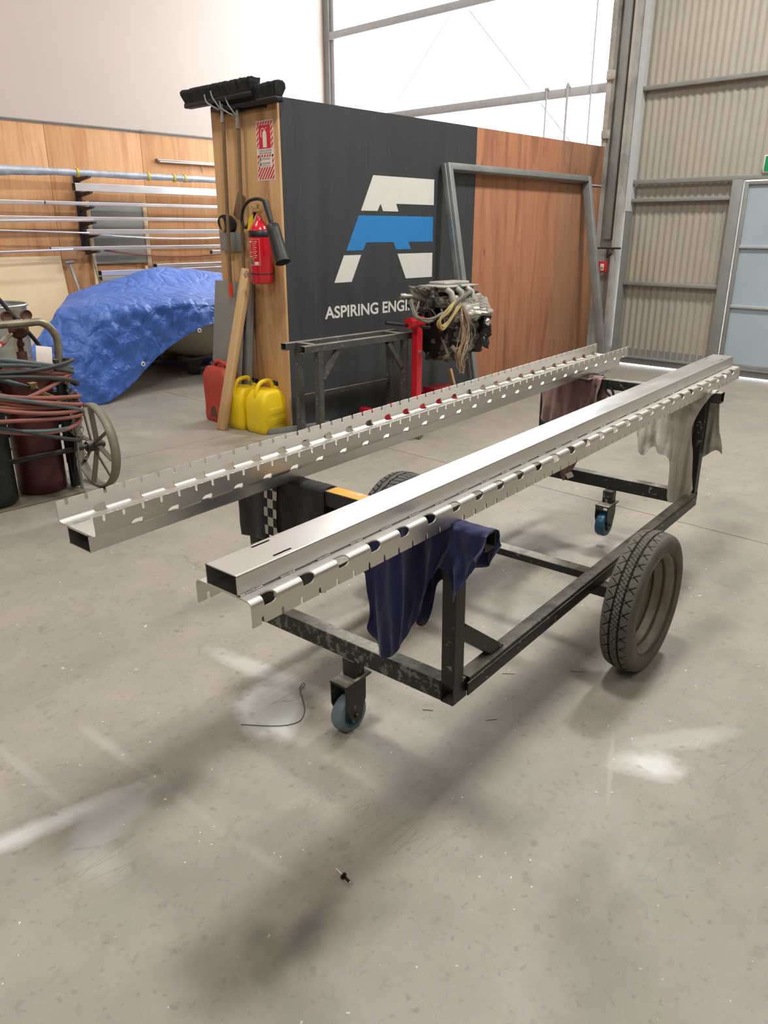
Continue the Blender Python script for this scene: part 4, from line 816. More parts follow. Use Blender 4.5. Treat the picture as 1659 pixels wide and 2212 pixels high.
# sheets, timber
o = MB().bbox((0, -.205, 0), (.003, .205, 1.14), .001).build('steel_sheet', g['plate_steel']); o.matrix_world = T(3.64, 5.30, 0)@RY(7.4); tag(o, 'tall grey steel sheet leaning on the partition end behind the red can', 'metal sheet')
o = MB().bbox((0, -.06, 0), (.003, .06, 1.13), .001).build('steel_sheet', g['raw_steel']); o.matrix_world = T(3.68, 5.06, 0)@RY(6.0); tag(o, 'narrow darker steel sheet leaning beside the tall grey sheet', 'metal sheet')
p0, p1 = Vector((3.455, 5.085, 0)), Vector((3.745, 5.005, 1.235)); Mt = align(p0, p1-p0, (1,0,0))
o = MB().bbox((-.048, -.02, 0), (.048, .02, (p1-p0).length), .003).build('timber_plank', g['timber']); o.matrix_world = Mt; tag(o, 'pale rough sawn timber offcut leaning in front of the red extinguisher', 'plank')
# fuel cans
def jerry(name, label, cat, loc, rz, W_, D_, H_, mat, style):
    t = thing(name, label, cat, loc, rz=rz)
    bm = bmesh.new()
    def ringpts(hw, hd, z, k=5):
        r = min(hw, hd)*.32; o = []
        for sx_, sy_, st in ((1,1,0), (-1,1,90), (-1,-1,180), (1,-1,270)):
            for i in range(k+1): a = R(st+90*i/k); o.append((sx_*(hw-r)+r*math.cos(a), sy_*(hd-r)+r*math.sin(a), z))
        return o
    hw, hd = W_/2, D_/2
    if style == 'tall': prof = [(.90,.88,0), (.99,.98,.02), (1,1,.06), (.97,.97,.30*H_), (1.0,1.0,.62*H_), (1,1,.80*H_), (.96,.95,.84*H_), (.80,.80,.93*H_), (.72,.74,.945*H_)]
    else: prof = [(.88,.86,0), (.98,.97,.02), (1,1,.05), (1,1,.40*H_), (.99,.99,.58*H_), (.90,.96,.68*H_), (.70,.90,.78*H_), (.52,.80,.83*H_), (.48,.70,.835*H_)]
    L = [ringpts(hw*a, hd*b_, z) for a, b_, z in prof]; n = len(L[0]); b = MB()
    vs = [p for r in L for p in r]; b.add(vs, [(i*n+k, i*n+(k+1)%n, (i+1)*n+(k+1)%n, (i+1)*n+k) for i in range(len(L)-1) for k in range(n)], 0, True)
    b.add(L[0], [list(range(n))[::-1]]); b.add(L[-1], [list(range(n))]); b.build('body', g[mat], t)
    if style == 'tall':
        MB().tube(catmull([(-.10, 0, .90*H_), (-.085, 0, .985*H_), (-.02, 0, 1.03*H_), (.04, 0, 1.0*H_), (.055, 0, .92*H_)], 6), .019, 10).build('handle', g[mat], t)
        MB().tube(catmull([(.045, 0, .90*H_), (.06, 0, 1.0*H_), (.13, 0, .98*H_)], 5), .024, 10).build('neck', g[mat], t)
        MB().cyl((-.125, .0, .90*H_), (-.150, 0, .985*H_), .024, 14).build('cap', g['dark_void'], t); MB().cyl((.115, 0, .93*H_), (.13, 0, .955*H_), .012, 10).build('vent_cap', g['brass'], t)
        MB().prism([(-.05, -.05), (-.035, .02), (0, .04), (.03, .02), (.045, -.05)], 0, .003, M=T(-.02, -hd+.002, .10)@RX(90)).build('moulded_badge', g['rust'], t)
    else:
        MB().tube(catmull([(-.105, 0, .58*H_), (-.10, 0, .80*H_), (-.06, 0, .96*H_), (.0, 0, 1.0*H_), (.055, 0, .97*H_), (.085, 0, .80*H_)], 7), .0165, 12).build('handle', g[mat], t)
        MB().cyl((.085, 0, .74*H_), (.105, 0, .86*H_), .030, 16).build('neck', g[mat], t); MB().cyl((.100, 0, .84*H_), (.118, 0, .945*H_), .028, 16).build('cap', g['dark_void'], t)
        b = MB().bbox((-.09, -hd-.002, .06), (.09, -hd+.006, .12), .004).bbox((-.07, -hd-.003, .145), (.09, -hd+.006, .20), .004).build('moulded_panel', g[mat], t)
    return t
jerry('jerry_can', 'tall faded red plastic fuel can beside the leaning timber', 'fuel can', (3.655, 5.315, 0), R(-92), .335, .185, .485, 'red_plastic', 'tall')
jerry('jerry_can', 'yellow plastic fuel can nearer the camera, beside the partition corner', 'fuel can', (3.700, 4.800, 0), R(4), .275, .225, .40, 'yellow', 'low')
jerry('jerry_can', 'yellow plastic fuel can tucked behind the other, against the timber offcut', 'fuel can', (3.665, 5.035, 0), R(2), .250, .205, .40, 'yellow', 'low')
o = MB().bbox((0, -.05, 0), (.55, .0, .006), .001).bbox((0, -.05, 0), (.55, -.044, .045), .001).build('steel_angle', g['raw_steel']); o.location = (3.62, 4.72, 0); o.rotation_euler = (0, 0, R(-14)); tag(o, 'short grey steel angle lying on the floor by the yellow cans', 'metal bar')
o = MB().bbox((0, -.03, 0), (.36, .03, .05), .003).build('steel_offcut', g['dark_steel']); o.location = (4.55, 4.50, 0); o.rotation_euler = (0, 0, R(12)); tag(o, 'short dark steel offcut lying under the steel trestle', 'metal bar')

# steel trestle
t = thing('steel_trestle', 'dark steel work trestle with twin top tubes standing against black panel', 'trestle', (4.1, 4.24, 0))
def tb(p0, p1, a, b_, name, mat='bench', upv=(0,0,1)): return MB().rhs(p0, p1, a, b_, .003, upv=upv).build(name, g[mat], t)
tb((-.575, -.11, .725), (.605, -.11, .725), .055, .05, 'top_tube'); tb((-.565, .11, .725), (.625, .11, .725), .055, .05, 'top_tube')
for x in (-.44, .47): MB().rhs((x, -.083, .725), (x, .083, .725), .05, .05).build('cross_piece', g['bench'], t)
for x, y in ((-.425, -.11), (.495, -.11), (-.425, .11), (.565, .11)): tb((x, y, 0), (x, y, .70), .05, .05, 'leg', upv=(0,1,0))
tb((-.39, -.11, .50), (-.235, -.11, .695), .04, .035, 'brace', upv=(0,1,0)); tb((.46, -.11, .49), (.30, -.11, .695), .04, .035, 'brace', upv=(0,1,0))
tb((-.40, .11, .335), (.54, .11, .335), .03, .035, 'stretcher')

# engine stand
t = thing('engine_stand', 'red engine stand with upright post behind the steel trestle', 'stand', (4.66, 4.05, 0))
MB().rhs((0, 0, .13), (0, 0, .80), .062, .062, .004, upv=(0,1,0)).build('post', g['red'], t)
MB().cyl((-.11, .0, .832), (.06, .0, .832), .043, 20).build('head_tube', g['red'], t)
MB().cyl((-.30, .06, .845), (.10, -.045, .785), .014, 10).build('turning_bar', g['dark_void'], t)
MB().cyl((.03, 0, .832), (.17, 0, .832), .034, 16).build('spigot', g['dark_void'], t)
MB().bbox((-.36, .05, .10), (.52, .11, .17), .004).bbox((-.03, -.03, .09), (.03, .30, .15), .004).build('base_bar', g['red'], t)
MB().bbox((-.36, -.35, .10), (-.30, .30, .16), .004).build('base_leg', g['red'], t); MB().bbox((.46, -.10, .10), (.52, .45, .16), .004).build('base_leg', g['red'], t)
MB().bbox((.40, .15, .10), (.64, .27, .23), .004).build('castor_bracket', g['red'], t)
for x, y in ((-.33, -.30), (-.33, .26), (.49, -.07), (.49, .40)): MB().cyl((x-.014, y, .05), (x+.014, y, .05), .05, 18).bbox((x-.02, y-.02, .05), (x+.02, y+.02, .105), .003).build('castor', g['rim'], t)
MB().prism([(-.05, -.10), (.05, -.10), (.05, .0), (.03, .035), (-.05, .035)], 0, .004, M=T(0, -.033, .20)@RX(90)).build('gusset', g['red'], t)
MB().cyl((0, -.031, .60), (0, -.038, .60), .017, 14).build('bolt', g['chrome'], t)
# mounting plate with arms (bolted to engine, turns with it)
MB().bbox((.165, -.13, .690), (.180, .13, .885), .003).build('mounting_plate', g['dark_void'], t)
for y, z in ((-.11, .86), (.11, .86), (-.11, .765), (.11, .715)): MB().cyl((.15, y, z), (.165, y, z), .016, 6).build('bolt', g['chrome'], t)
for y, z, y2, z2 in ((-.11, .71, -.17, .56), (.10, .71, .14, .56)): MB().tube([(.175, y, z), (.185, (y+y2)/2, (z+z2)/2), (.19, y2, z2)], .014, 8).cyl((.18, y2, z2), (.14, y2, z2), .017, 8).build('mounting_arm', g['rim'], t)

# engine (crank axis along x, bell housing end toward the stand)
EO = Vector((4.66, 4.05, 0)); t = thing('engine', 'grimy car engine block with hanging tan wiring, bolted to red stand', 'engine', EO); rn = random.Random(5)
def rough_box(lo, hi, amp, sub=8, seed=0, mi=0, bev=.01):
    bm = bmesh.new(); bmesh.ops.create_cube(bm, size=1); bmesh.ops.subdivide_edges(bm, edges=list(bm.edges), cuts=sub, use_grid_fill=True)
    for v in bm.verts:
        c = Vector([(lo[i]+hi[i])/2+v.co[i]*(hi[i]-lo[i]) for i in range(3)]); n_ = v.co.normalized()
        v.co = c+n_*amp*(mnoise.noise(c*22+Vector((seed, 0, 0)))+.6*mnoise.noise(c*55))
    b = MB(); bm.verts.index_update(); b.add([v.co.copy() for v in bm.verts], [[v.index for v in f.verts] for f in bm.faces], mi, False); bm.free(); return b
rough_box((.20, -.16, .58), (.66, .17, .88), .035, 14, 1).build('block', g['eng_dirty'], t)
rough_box((.26, -.12, .50), (.56, .13, .60), .03, 9, 2).build('oil_pan', g['eng_dirty'], t)
bh = MB().lathe([(0, 0), (.165, 0), (.175, .008), (.17, .045), (.12, .05)], 30, M=T(.192, -.0, .715)@RY(90)).build('bell_housing', g['eng_dark'], t)
for a in range(0, 360, 45): MB().cyl((.185, .155*math.cos(R(a+15)), .715+.155*math.sin(R(a+15))), (.198, .155*math.cos(R(a+15)), .715+.155*math.sin(R(a+15))), .010, 6).build('bolt', g['chrome'], bh)
for s in (-1, 1):
    Mb = T(.24, s*.135, .90)@RX(s*34)
    rough_box((.0, -.085, -.08), (.42, .085, .06), .02, 9, 3+s).build('cylinder_head', g['eng_al'], t).matrix_local = Mb
    vc_ = MB().bbox((.02, -.075, .06), (.41, .07, .115), .022, seg=3).bbox((.0, -.088, .045), (.43, .082, .065), .006).build('valve_cover', g['eng_al'], t); vc_.matrix_local = Mb
    for i in range(3):
        x = .16+i*.095
        c_ = MB().bbox((x, -.030, .110), (x+.060, .035, .140), .008).cyl((x+.03, 0, .14), (x+.03, 0, .158), .016, 10).bbox((x+.01, -.062, .112), (x+.045, -.03, .132), .005).build('ignition_coil', g['eng_dark'], vc_)
    for i in range(5): MB().cyl((.03+i*.09, -.082, .06), (.03+i*.09, -.082, .075), .008, 6).build('bolt', g['chrome'], vc_)
MB().lathe([(.0, -.02), (.028, -.02), (.03, .02), (.022, .035), (0, .036)], 14, M=T(.60, -.235, .80)@RY(35)).build('oil_filler', g['chrome'], t)
rough_box((.14, -.11, .94), (.58, .13, 1.02), .02, 9, 9).build('intake_manifold', g['eng_dirty'], t)
pl_ = MB().bbox((.20, -.10, 1.05), (.60, .12, 1.105), .025, seg=3).bbox((.17, -.125, 1.085), (.62, .145, 1.10), .006).bbox((.24, -.08, 1.10), (.56, .10, 1.128), .02, seg=3).build('plenum', g['eng_grey'], t)
for i in range(3): MB().tube([(.22+i*.13, -.10, 1.08), (.23+i*.13, -.15, 1.05), (.24+i*.13, -.165, .98)], .026, 10).build('intake_runner', g['eng_grey'], t)
MB().bbox((.36, -.126, 1.075), (.39, -.11, 1.105), .002).build('green_clip', g['print_green'], t)
rough_box((.07, -.04, .92), (.20, .15, 1.09), .03, 8, 12).build('throttle_body', g['eng_dirty'], t)
MB().cyl((.035, .16, 1.02), (-.005, .18, 1.02), .024, 14).cyl((.08, .12, 1.02), (.035, .16, 1.02), .018, 12).build('water_outlet', g['eng_al'], t)
MB().lathe([(0, 0), (.045, 0), (.048, .02), (.048, .15), (.03, .17), (0, .17)], 16, M=T(.60, -.14, .555)).build('starter_motor', g['eng_dark'], t)
rough_box((.60, -.20, .60), (.70, -.02, .84), .04, 7, 14).build('front_accessory', g['eng_dark'], t)
MB().cyl((.655, .02, .66), (.71, .02, .66), .08, 22).cyl((.66, .05, .83), (.71, .05, .83), .055, 18).build('pulley', g['eng_dark'], t)
for i in range(26):      # brackets, pipes and sensor bodies on the block
    x = rn.uniform(.22, .66); z = rn.uniform(.56, .92); y = -.165-rn.uniform(0, .03); s_ = rn.uniform(.012, .035)
    (MB().bbox((x-s_, y-s_*.6, z-s_*.8), (x+s_, y+s_, z+s_*.8), .005) if i % 3 else MB().cyl((x, y, z), (x+rn.uniform(-.05, .05), y-.02, z+rn.uniform(-.05, .05)), s_*.6, 8)).build('engine_fitting', g[rn.choice(['eng_al', 'eng_dirty', 'eng_dark', 'eng_dark'])], t)
for i in range(16):      # coolant pipes and small hoses on the near and throttle sides
    a = Vector((rn.uniform(-.02, .20), rn.uniform(-.16, .12), rn.uniform(.86, 1.07))); b_ = a+Vector((rn.uniform(-.05, .12), rn.uniform(-.1, .05), rn.uniform(-.12, .05))); c_ = b_+Vector((rn.uniform(-.05, .1), rn.uniform(-.06, .02), rn.uniform(-.14, .0)))
    MB().tube(catmull([a, b_, c_], 6), rn.uniform(.006, .014), 8).build('pipe', g[rn.choice(['eng_dark', 'eng_al', 'eng_dark', 'wire_grey'])], t)
# wiring loom
def loom(pts, r, mat, n=1, jit=.01):
    for k in range(n):
        P = [Vector(p)+Vector((rn.uniform(-jit, jit), rn.uniform(-jit, jit), rn.uniform(-jit, jit)))*(1 if 0 < i else .3) for i, p in enumerate(pts)]
        MB().tube(catmull(P, 7), r, 6).build('wiring', g[mat], t)
loom([(.60, -.12, 1.05), (.42, -.17, 1.04), (.25, -.20, .99), (.16, -.20, .92), (.05, -.20, .90), (-.06, -.16, .86), (-.10, -.06, .90), (-.06, .02, 1.0)], .012, 'wire_grey', 3, .012)
loom([(.22, -.20, .99), (.12, -.22, .93), (.02, -.20, .85), (.06, -.21, .80), (.15, -.23, .88), (.24, -.22, .96)], .009, 'wire_yel', 4, .014)
loom([(.26, -.21, .98), (.29, -.25, .88), (.30, -.26, .74), (.25, -.27, .62), (.22, -.27, .52), (.24, -.27, .45)], .0045, 'wire_tan', 12, .022)
loom([(.27, -.21, .97), (.24, -.26, .86), (.22, -.27, .70), (.18, -.27, .60), (.23, -.27, .53), (.26, -.27, .47), (.25, -.27, .44)], .004, 'wire_tan', 7, .022)
loom([(.34, -.22, .90), (.38, -.27, .78), (.33, -.27, .66), (.27, -.27, .54)], .0035, 'wire_grey', 3, .02)
loom([(.66, -.14, .98), (.72, -.16, .88), (.70, -.18, .76), (.66, -.18, .70)], .006, 'eng_dark', 2, .02)

# leaning steel frame
t = thing('leaning_steel_frame', 'large open rectangular steel frame leaning against the black and brown panels', 'frame')
b0, t0 = Vector((0, 4.13, 0)), Vector((0, 4.555, 2.07)); d = (t0-b0); Lf = d.length; Mf = align((0, b0.y, 0), d, (0,-1,0))   # local x is across, y depth, z up the frame
Mf = Matrix(((1,0,0,0), (0, -d.normalized().z, d.normalized().y, b0.y), (0, d.normalized().y, d.normalized().z, 0), (0,0,0,1)))
t.matrix_world = Mf
def fr(lo, hi, name):
    b = MB().bbox(lo, hi, .004)
    return b.build(name, g['raw_steel'], t)
XL0, XL1, XR0, XR1 = 5.62, 5.675, 8.03, 8.085
fr((XL0, -.09, .0), (XL1, .0, Lf), 'stile'); fr((XR0, -.09, .0), (XR1, .0, Lf), 'stile'); fr((XL1, -.09, Lf-.055), (XR0, .0, Lf), 'head_rail'); fr((XL1, -.09, .0), (XR0, .0, .055), 'sill_rail')
for x in (XL0-.012, XR1): fr((x, -.060, 0), (x+.012, -.030, Lf), 'flange_strip')
o = MB().bbox((0, -.02, 0), (.03, .02, .30), .003).build('timber_offcut', g['timber']); o.matrix_world = T(5.66, 4.42, 0)@RX(-17)@RY(-3); tag(o, 'short pale timber offcut standing inside the left leg of the leaning frame', 'plank')

# ============================================================ BOAT UNDER TARPAULIN
def onp(x, y, Y):   # measured picture direction to a point on the upright plane Y (used offline to survey the drape)
    d = fw+rt*((x-829.5)/1640.9)-up*((y-1106)/1640.9); k = Y/d.y; return Vector((d.x*k, d.y*k, 1.51+d.z*k))
_b = [(4.10,1.0),(4.25,1.05),(4.45,1.08),(4.65,1.08),(4.95,1.10),(5.3,1.08),(5.6,1.04),(6.0,1.02)]
CT = [
 [Vector((x-.25, 8.55, .02)) for x, z in _b], [Vector((x-.25, 8.45, z*.55)) for x, z in _b],  # unseen rear drop, added to keep light out from under the boat
 [onp(150,640,7.9), onp(178,628,7.9), onp(215,616,7.9), onp(262,602,7.9), onp(330,581,7.9), onp(400,583,7.9), onp(450,589,7.9), onp(520,596,7.9)],
 [onp(138,652,7.5), onp(168,645,7.45), onp(205,638,7.4), onp(262,628,7.4), onp(330,616,7.4), onp(400,614,7.4), onp(450,619,7.4), onp(520,624,7.4)],
 [onp(127,668,7.2), onp(160,665,7.05), onp(200,662,6.95), onp(262,655,6.9), onp(330,652,6.9), onp(400,646,6.9), onp(430,648,6.9), onp(520,655,6.9)],
 [onp(108,692,7.15), onp(150,710,6.95), onp(198,715,6.82), onp(255,705,6.82), onp(318,690,6.84), onp(388,672,6.84), onp(440,666,6.82), onp(515,668,6.84)],
 [onp(88,722,7.1), onp(140,770,6.85), onp(195,785,6.74), onp(245,765,6.78), onp(308,735,6.82), onp(372,708,6.84), onp(446,686,6.80), onp(512,684,6.84)],
 [onp(60,762,7.05), onp(130,868,6.8), onp(212,878,6.66), onp(252,856,6.72), onp(292,822,6.80), onp(352,760,6.84), onp(448,703,6.78), onp(508,704,6.84)]]
for c_ in CT[-1]: c_.z = max(c_.z, .006)
G_ = surf(CT, 16, 12); nr, nc = len(G_), len(G_[0]); P = []
for i in range(nr):
    row = []
    for j in range(nc):
        p = G_[i][j]; a = G_[min(i+1, nr-1)][j]-G_[max(i-1, 0)][j]; b_ = G_[i][min(j+1, nc-1)]-G_[i][max(j-1, 0)]; n_ = b_.cross(a); n_.normalize()
        fr_ = min(1, max(.12, (i-44)/10)); q = p*5.5; w1 = mnoise.noise(Vector((q.x+q.z*.9, q.y, q.z*.5+q.x*.3))); w2 = mnoise.noise(p*13); w3 = abs(mnoise.noise(Vector((p.x*8-p.z*6, p.y*3, p.z*3+p.x*2))))
        row.append(p+n_*(.030*w1+.012*w2-.030*w3)*fr_)
        if row[-1].z < .006: row[-1].z = .006
    P.append(row)
o = MB().grid(P).build('tarpaulin', g['tarp']); m = o.modifiers.new('thick', 'SOLIDIFY'); m.thickness = .003; tag(o, 'crumpled blue tarpaulin draped over the boat bow', 'tarpaulin')
for c_ in (onp(431,713,6.78), onp(310,785,6.78)):
    MB().lathe([(.011,-.002),(.022,-.004),(.024,0),(.022,.004),(.011,.002)], 16, M=T(*(c_+Vector((-.02,-.03,0))))@RX(80)).build('eyelet', g['sign_white'], o)
t = thing('boat', 'pale aluminium boat hull resting under the blue tarpaulin', 'boat', (5.2, 7.5, 0))
rows = []
for (zt, zk, yo) in ((.80, 0, 0), (.55, .0, .03), (.34, .0, .10), (.20, .0, .30), (.16, .0, .62)):
    rows.append([Vector((4.30+.5*s_*2.7+ (0), 7.02+yo+ .55*(1-s_)**2*.8, zt+(.26*(1-min(1, s_*2.2))**1.5 if zt < .5 else 0))) for s_ in [k/8 for k in range(9)]])
b = MB().grid(surf([[p-Vector((5.2,7.5,0)) for p in r] for r in rows], 4, 4)); b.grid([[Vector((p.x, 1.25-p.y, p.z)) for p in r] for r in surf([[p-Vector((5.2,7.5,0)) for p in r] for r in rows], 4, 4)]); o = b.build('hull', g['boat'], t); m = o.modifiers.new('thick', 'SOLIDIFY'); m.thickness = .006
MB().bbox((-1.2, -.43, .76), (.5, -.40, .80), .005).build('gunwale', g['boat'], t)
t = thing('boat_trailer', 'dark low cradle carrying the boat, deck added to darken the space under the hull', 'trailer', (5.3, 7.7, 0))
MB().bbox((-.75, .02, .13), (1.5, .75, .22), .004).bbox((-.9, .2, .12), (1.5, .28, .18), .004).bbox((-.6, -.35, .12), (-.5, .8, .17), .004).bbox((.9, -.35, .12), (1.0, .8, .17), .004).build('chassis_and_shade_deck', g['dark_steel'], t)  # wide deck box added to blacken the space under the boat
for x in (-.55, .95):
    for y in (-.3, .7): MB().bbox((x-.05, y, 0), (x+.05, y+.1, .12), .004).build('stand', g['dark_steel'], t)

# ============================================================ GAS BOTTLE TROLLEY
t = thing('gas_trolley', 'old iron gas bottle trolley with large spoked wheels at left edge', 'trolley', (1.72, 4.50, 0))
MB().bbox((-.50, -.12, .0), (.235, .30, .012), .002).build('base_plate', g['wheel_st'], t)
MB().tube(catmull([(.245, .02, .78), (.255, .02, .90), (.235, .02, .965), (.18, .02, 1.015), (.10, .02, 1.02), (-.1, .02, 1.02), (-.45, .02, 1.02)], 7), .022, 14).build('handle', g['handle_st'], t)
MB().bbox((.215, .0, .012), (.26, .04, .80), .003).build('upright', g['dark_steel'], t); MB().bbox((-.50, .0, .012), (-.455, .04, 1.0), .003).build('upright', g['dark_steel'], t)
MB().tube(catmull([(.245, -.05, .0), (.25, -.06, .4), (.25, -.06, .75)], 4), .010, 8).build('upright', g['raw_steel'], t)
MB().bbox((-.45, .03, .55), (.22, .045, .61), .002).build('cross_bar', g['dark_steel'], t)
MB().add([(.22, -.02, .10), (.22, -.10, .36), (.22, .06, .40), (.22, .06, .16), (.232, -.02, .10), (.232, -.10, .36), (.232, .06, .40), (.232, .06, .16)], [(0,1,2,3),(7,6,5,4),(0,4,5,1),(1,5,6,2),(2,6,7,3),(3,7,4,0)]).build('axle_plate', g['dark_steel'], t)
MB().cyl((-.60, -.05, .262), (.42, -.05, .262), .016, 12).build('axle', g['dark_steel'], t)
for wx in (.365, -.58):
    Mw = T(wx, -.05, .262)@RY(90)
    wh = MB().lathe([(.252, -.028), (.262, -.028), (.262, .028), (.252, .028), (.252, -.028)], 56, M=Mw).build('wheel', g['wheel_st'], t)
    for k in range(8):
        a = R(k*45+10); s_ = .020 if k % 2 else -.020
        d_ = Vector((0, math.cos(a), math.sin(a))); sd = Vector((0, -math.sin(a), math.cos(a)))
        A_ = Vector((wx-s_*.6, -.05, .262))+d_*.03; B_ = Vector((wx+s_, -.05, .262))+d_*.254
        wv_ = Vector((.016 if k % 2 == 0 else .004, 0, 0)); sd = sd*(.004 if k % 2 == 0 else .010)
        MB().add([A_-wv_-sd, A_+wv_-sd, A_+wv_+sd, A_-wv_+sd, B_-wv_-sd, B_+wv_-sd, B_+wv_+sd, B_-wv_+sd], [(0,3,2,1),(4,5,6,7),(0,1,5,4),(1,2,6,5),(2,3,7,6),(3,0,4,7)]).build('spoke', g['wheel_st'], wh)
    MB().cyl((wx-.055, -.05, .262), (wx+.045, -.05, .262), .034, 16).cyl((wx+.045, -.05, .262), (wx+.06, -.05, .262), .022, 6).build('hub', g['dark_steel'], wh)
def bottle(name, label, loc, r, h, mat, neck):
    t = thing(name, label, 'gas cylinder', loc)
    MB().lathe([(0, .01), (r-.012, .0), (r, .012), (r, .06), (r+.002, .065), (r, .075), (r, h*.86), (r*.93, h*.93), (r*.70, h*.98), (r*.35, h), (0, h)], 40).build('body', g[mat], t)
    MB().cyl((0,0,h-.005), (0,0,h+.05), .028, 14).cyl((0,0,h+.05), (0,0,h+.11), .016, 10).build('valve', g['rust'], t); return t
bottle('acetylene_cylinder', 'maroon gas cylinder standing on the trolley next to the spoked wheel', (1.795, 4.610, .012), .140, .79, 'maroon', 1)
bottle('oxygen_cylinder', 'dark green gas cylinder at left frame edge on the trolley', (1.475, 4.545, .012), .135, .85, 'dk_green', 1)
t = thing('gas_regulator', 'rusty brown twin gauge regulator fitted on the maroon cylinder', 'regulator', (1.795, 4.60, .92))
Mr = RX(90)@RY(0)
MB().lathe([(0, -.03), (.038, -.03), (.052, -.018), (.056, 0), (.052, .018), (.038, .026), (.022, .028), (.020, .036), (0, .036)], 26, M=T(0, 0, .06)@RX(90)).build('body', g['rust'], t)
b = MB(); [b.cyl((.048*math.cos(a), -.01, .07+.048*math.sin(a)), (.048*math.cos(a), .012, .07+.048*math.sin(a)), .008, 6) for a in (.5, 1.3, 2.1, 2.9, 3.7, 5.6)]; b.build('flange_bolts', g['rust'], t)
MB().cyl((0, 0, -.02), (0, 0, .03), .014, 6).cyl((0, 0, -.035), (0, 0, -.015), .022, 6).build('coupling', g['rust'], t)
for dx in (-.055, .055):
    MB().cyl((dx*.7, 0, .10), (dx, 0, .125), .007, 8).build('stem', g['rust'], t)
    ga = MB().lathe([(0, -.012), (.029, -.012), (.031, .012), (.027, .014), (.027, .010), (0, .010)], 22, M=T(dx, 0, .135)@RX(90)).build('gauge', g['rust'], t)
MB().cyl((-.04, -.01, .04), (-.085, -.02, .015), .010, 8).build('outlet', g['brass'], t); MB().cyl((-.080, -.02, .018), (-.16, -.03, -.035), .017, 10).build('outlet_valve', g['sign_white'], t); MB().cyl((-.10, -.02, .003), (-.125, -.026, -.012), .018, 10).build('colour_band', g['orange'], t)
# torch
t = thing('cutting_torch', 'brass cutting torch tucked into the coiled hoses on trolley', 'torch', (1.62, 4.26, .70))
MB().cyl((-.10, 0, .07), (.10, 0, -.02), .014, 10).build('grip', g['hose_blue'], t); MB().tube([(.10, 0, -.02), (.17, 0, -.06), (.24, .01, -.09)], .006, 8).tube([(.10, .012, -.03), (.17, .012, -.075), (.235, .02, -.10)], .005, 8).build('gas_tubes', g['brass'], t)
MB().cyl((.235, .01, -.075), (.250, .012, -.125), .010, 8).cyl((-.14, 0, .09), (-.10, 0, .07), .010, 8).bbox((.05, -.02, -.005), (.09, .03, .03), .004).build('head', g['brass'], t)
# hoses
hc = Vector((1.60, 4.47, .0)); rn = random.Random(14)
def hose(label, z, rx, ry, tilt, tiltp, r, mat, loops=1, dz=0, wob=.02, seed=0):
    q = random.Random(seed); P = []; n = 44*loops; ry *= 1.32; tilt *= 1.25
    for i in range(n+(0 if loops == 1 else 1)):
        a = 2*math.pi*i/44; lp = i/44
        P.append(Vector((rx*math.cos(a)*(1+.03*math.sin(3*a+seed)), ry*math.sin(a)*(1+.03*math.cos(2*a+seed)), z+tilt*math.cos(a+tiltp)+dz*lp+wob*math.sin(2*a+seed+lp))))
    o = MB().tube(P, r, 10, closed=(loops == 1)).build('gas_hose', g[mat]); o.location = hc; return tag(o, label, 'hose', None)
hose('faded red hose loop sagging lowest but one around the cylinders', .525, .40, .23, -.070, .35, 0.0122, 'hose_red', seed=1)
hose('faded red hose coil wound twice in the middle of the bundle', .60, .405, .24, -.110, .25, 0.0122, 'hose_red', 2, .045, seed=2)
hose('dark hose coil wound twice behind the red ones on the trolley', .585, .385, .22, -.085, .9, 0.0122, 'hose_dark', 2, .05, seed=3)
hose('grey blue hose coil at the top of the bundle', .77, .395, .225, -.055, -.55, 0.0127, 'hose_blue', 2, .028, seed=4)
hose('pinkish red hose coil right under the grey blue coil', .725, .385, .22, -.045, -.75, 0.0122, 'hose_red', 2, .028, seed=5)
hose('dark grey hose loop hanging lowest across the dark green cylinder', .42, .395, .235, .105, 2.6, 0.0122, 'hose_dark', seed=6)
hose('slack grey blue hose loop hanging in the lower middle of the bundle', .475, .385, .235, .060, 2.7, 0.0117, 'hose_blue', seed=7)
hose('dark red hose coil wound three times below the pinkish one', .66, .40, .235, -.075, -.2, .0120, 'hose_red', 3, -.018, seed=12)
hose('dark hose coil wound three times filling the bundle behind the torch', .69, .38, .21, -.05, .4, .0120, 'hose_dark', 3, -.025, seed=13)
hose('grey blue hose loop slanting across the middle of the bundle', .64, .41, .24, -.13, -.1, .0120, 'hose_blue', seed=15)
for i_, (z_, tl_, tp_, m_, nm_) in enumerate(((.80, -.03, -.9, 'hose_dark', 'dark hose loop lying topmost, half under the grey blue coil'), (.69, -.09, .1, 'hose_red', 'faded red hose loop slanting steeply down to the left'), (.745, -.07, -.3, 'hose_dark', 'dark hose loop slanting under the topmost coil'), (.56, -.04, .6, 'hose_red', 'brownish red hose loop level across the maroon cylinder'))):
    hose(nm_, z_, .40+.004*i_, .235, tl_, tp_, .0118, m_, seed=20+i_)
hose('brown hose loop between the upper and lower coils', .66, .375, .23, .050, .3, 0.0117, 'hose_red', seed=8)
hose('thin black hose loop low on the bundle near the upright', .50, .380, .22, .085, 2.1, 0.0107, 'hose_dark', seed=9)
o = curve_thing('black_hose', 'black hose arching from top left down behind the trolley handle', 'hose', [(1.30, 4.60, 1.28), (1.52, 4.60, 1.30), (1.66, 4.60, 1.22), (1.79, 4.60, 1.04), (1.87, 4.59, .92), (1.925, 4.55, .80), (1.94, 4.50, .74)], 0.0122, 'hose_dark')
t = thing('chain', 'short galvanised chain dangling from the trolley upright', 'chain', (2.005, 4.44, .60))
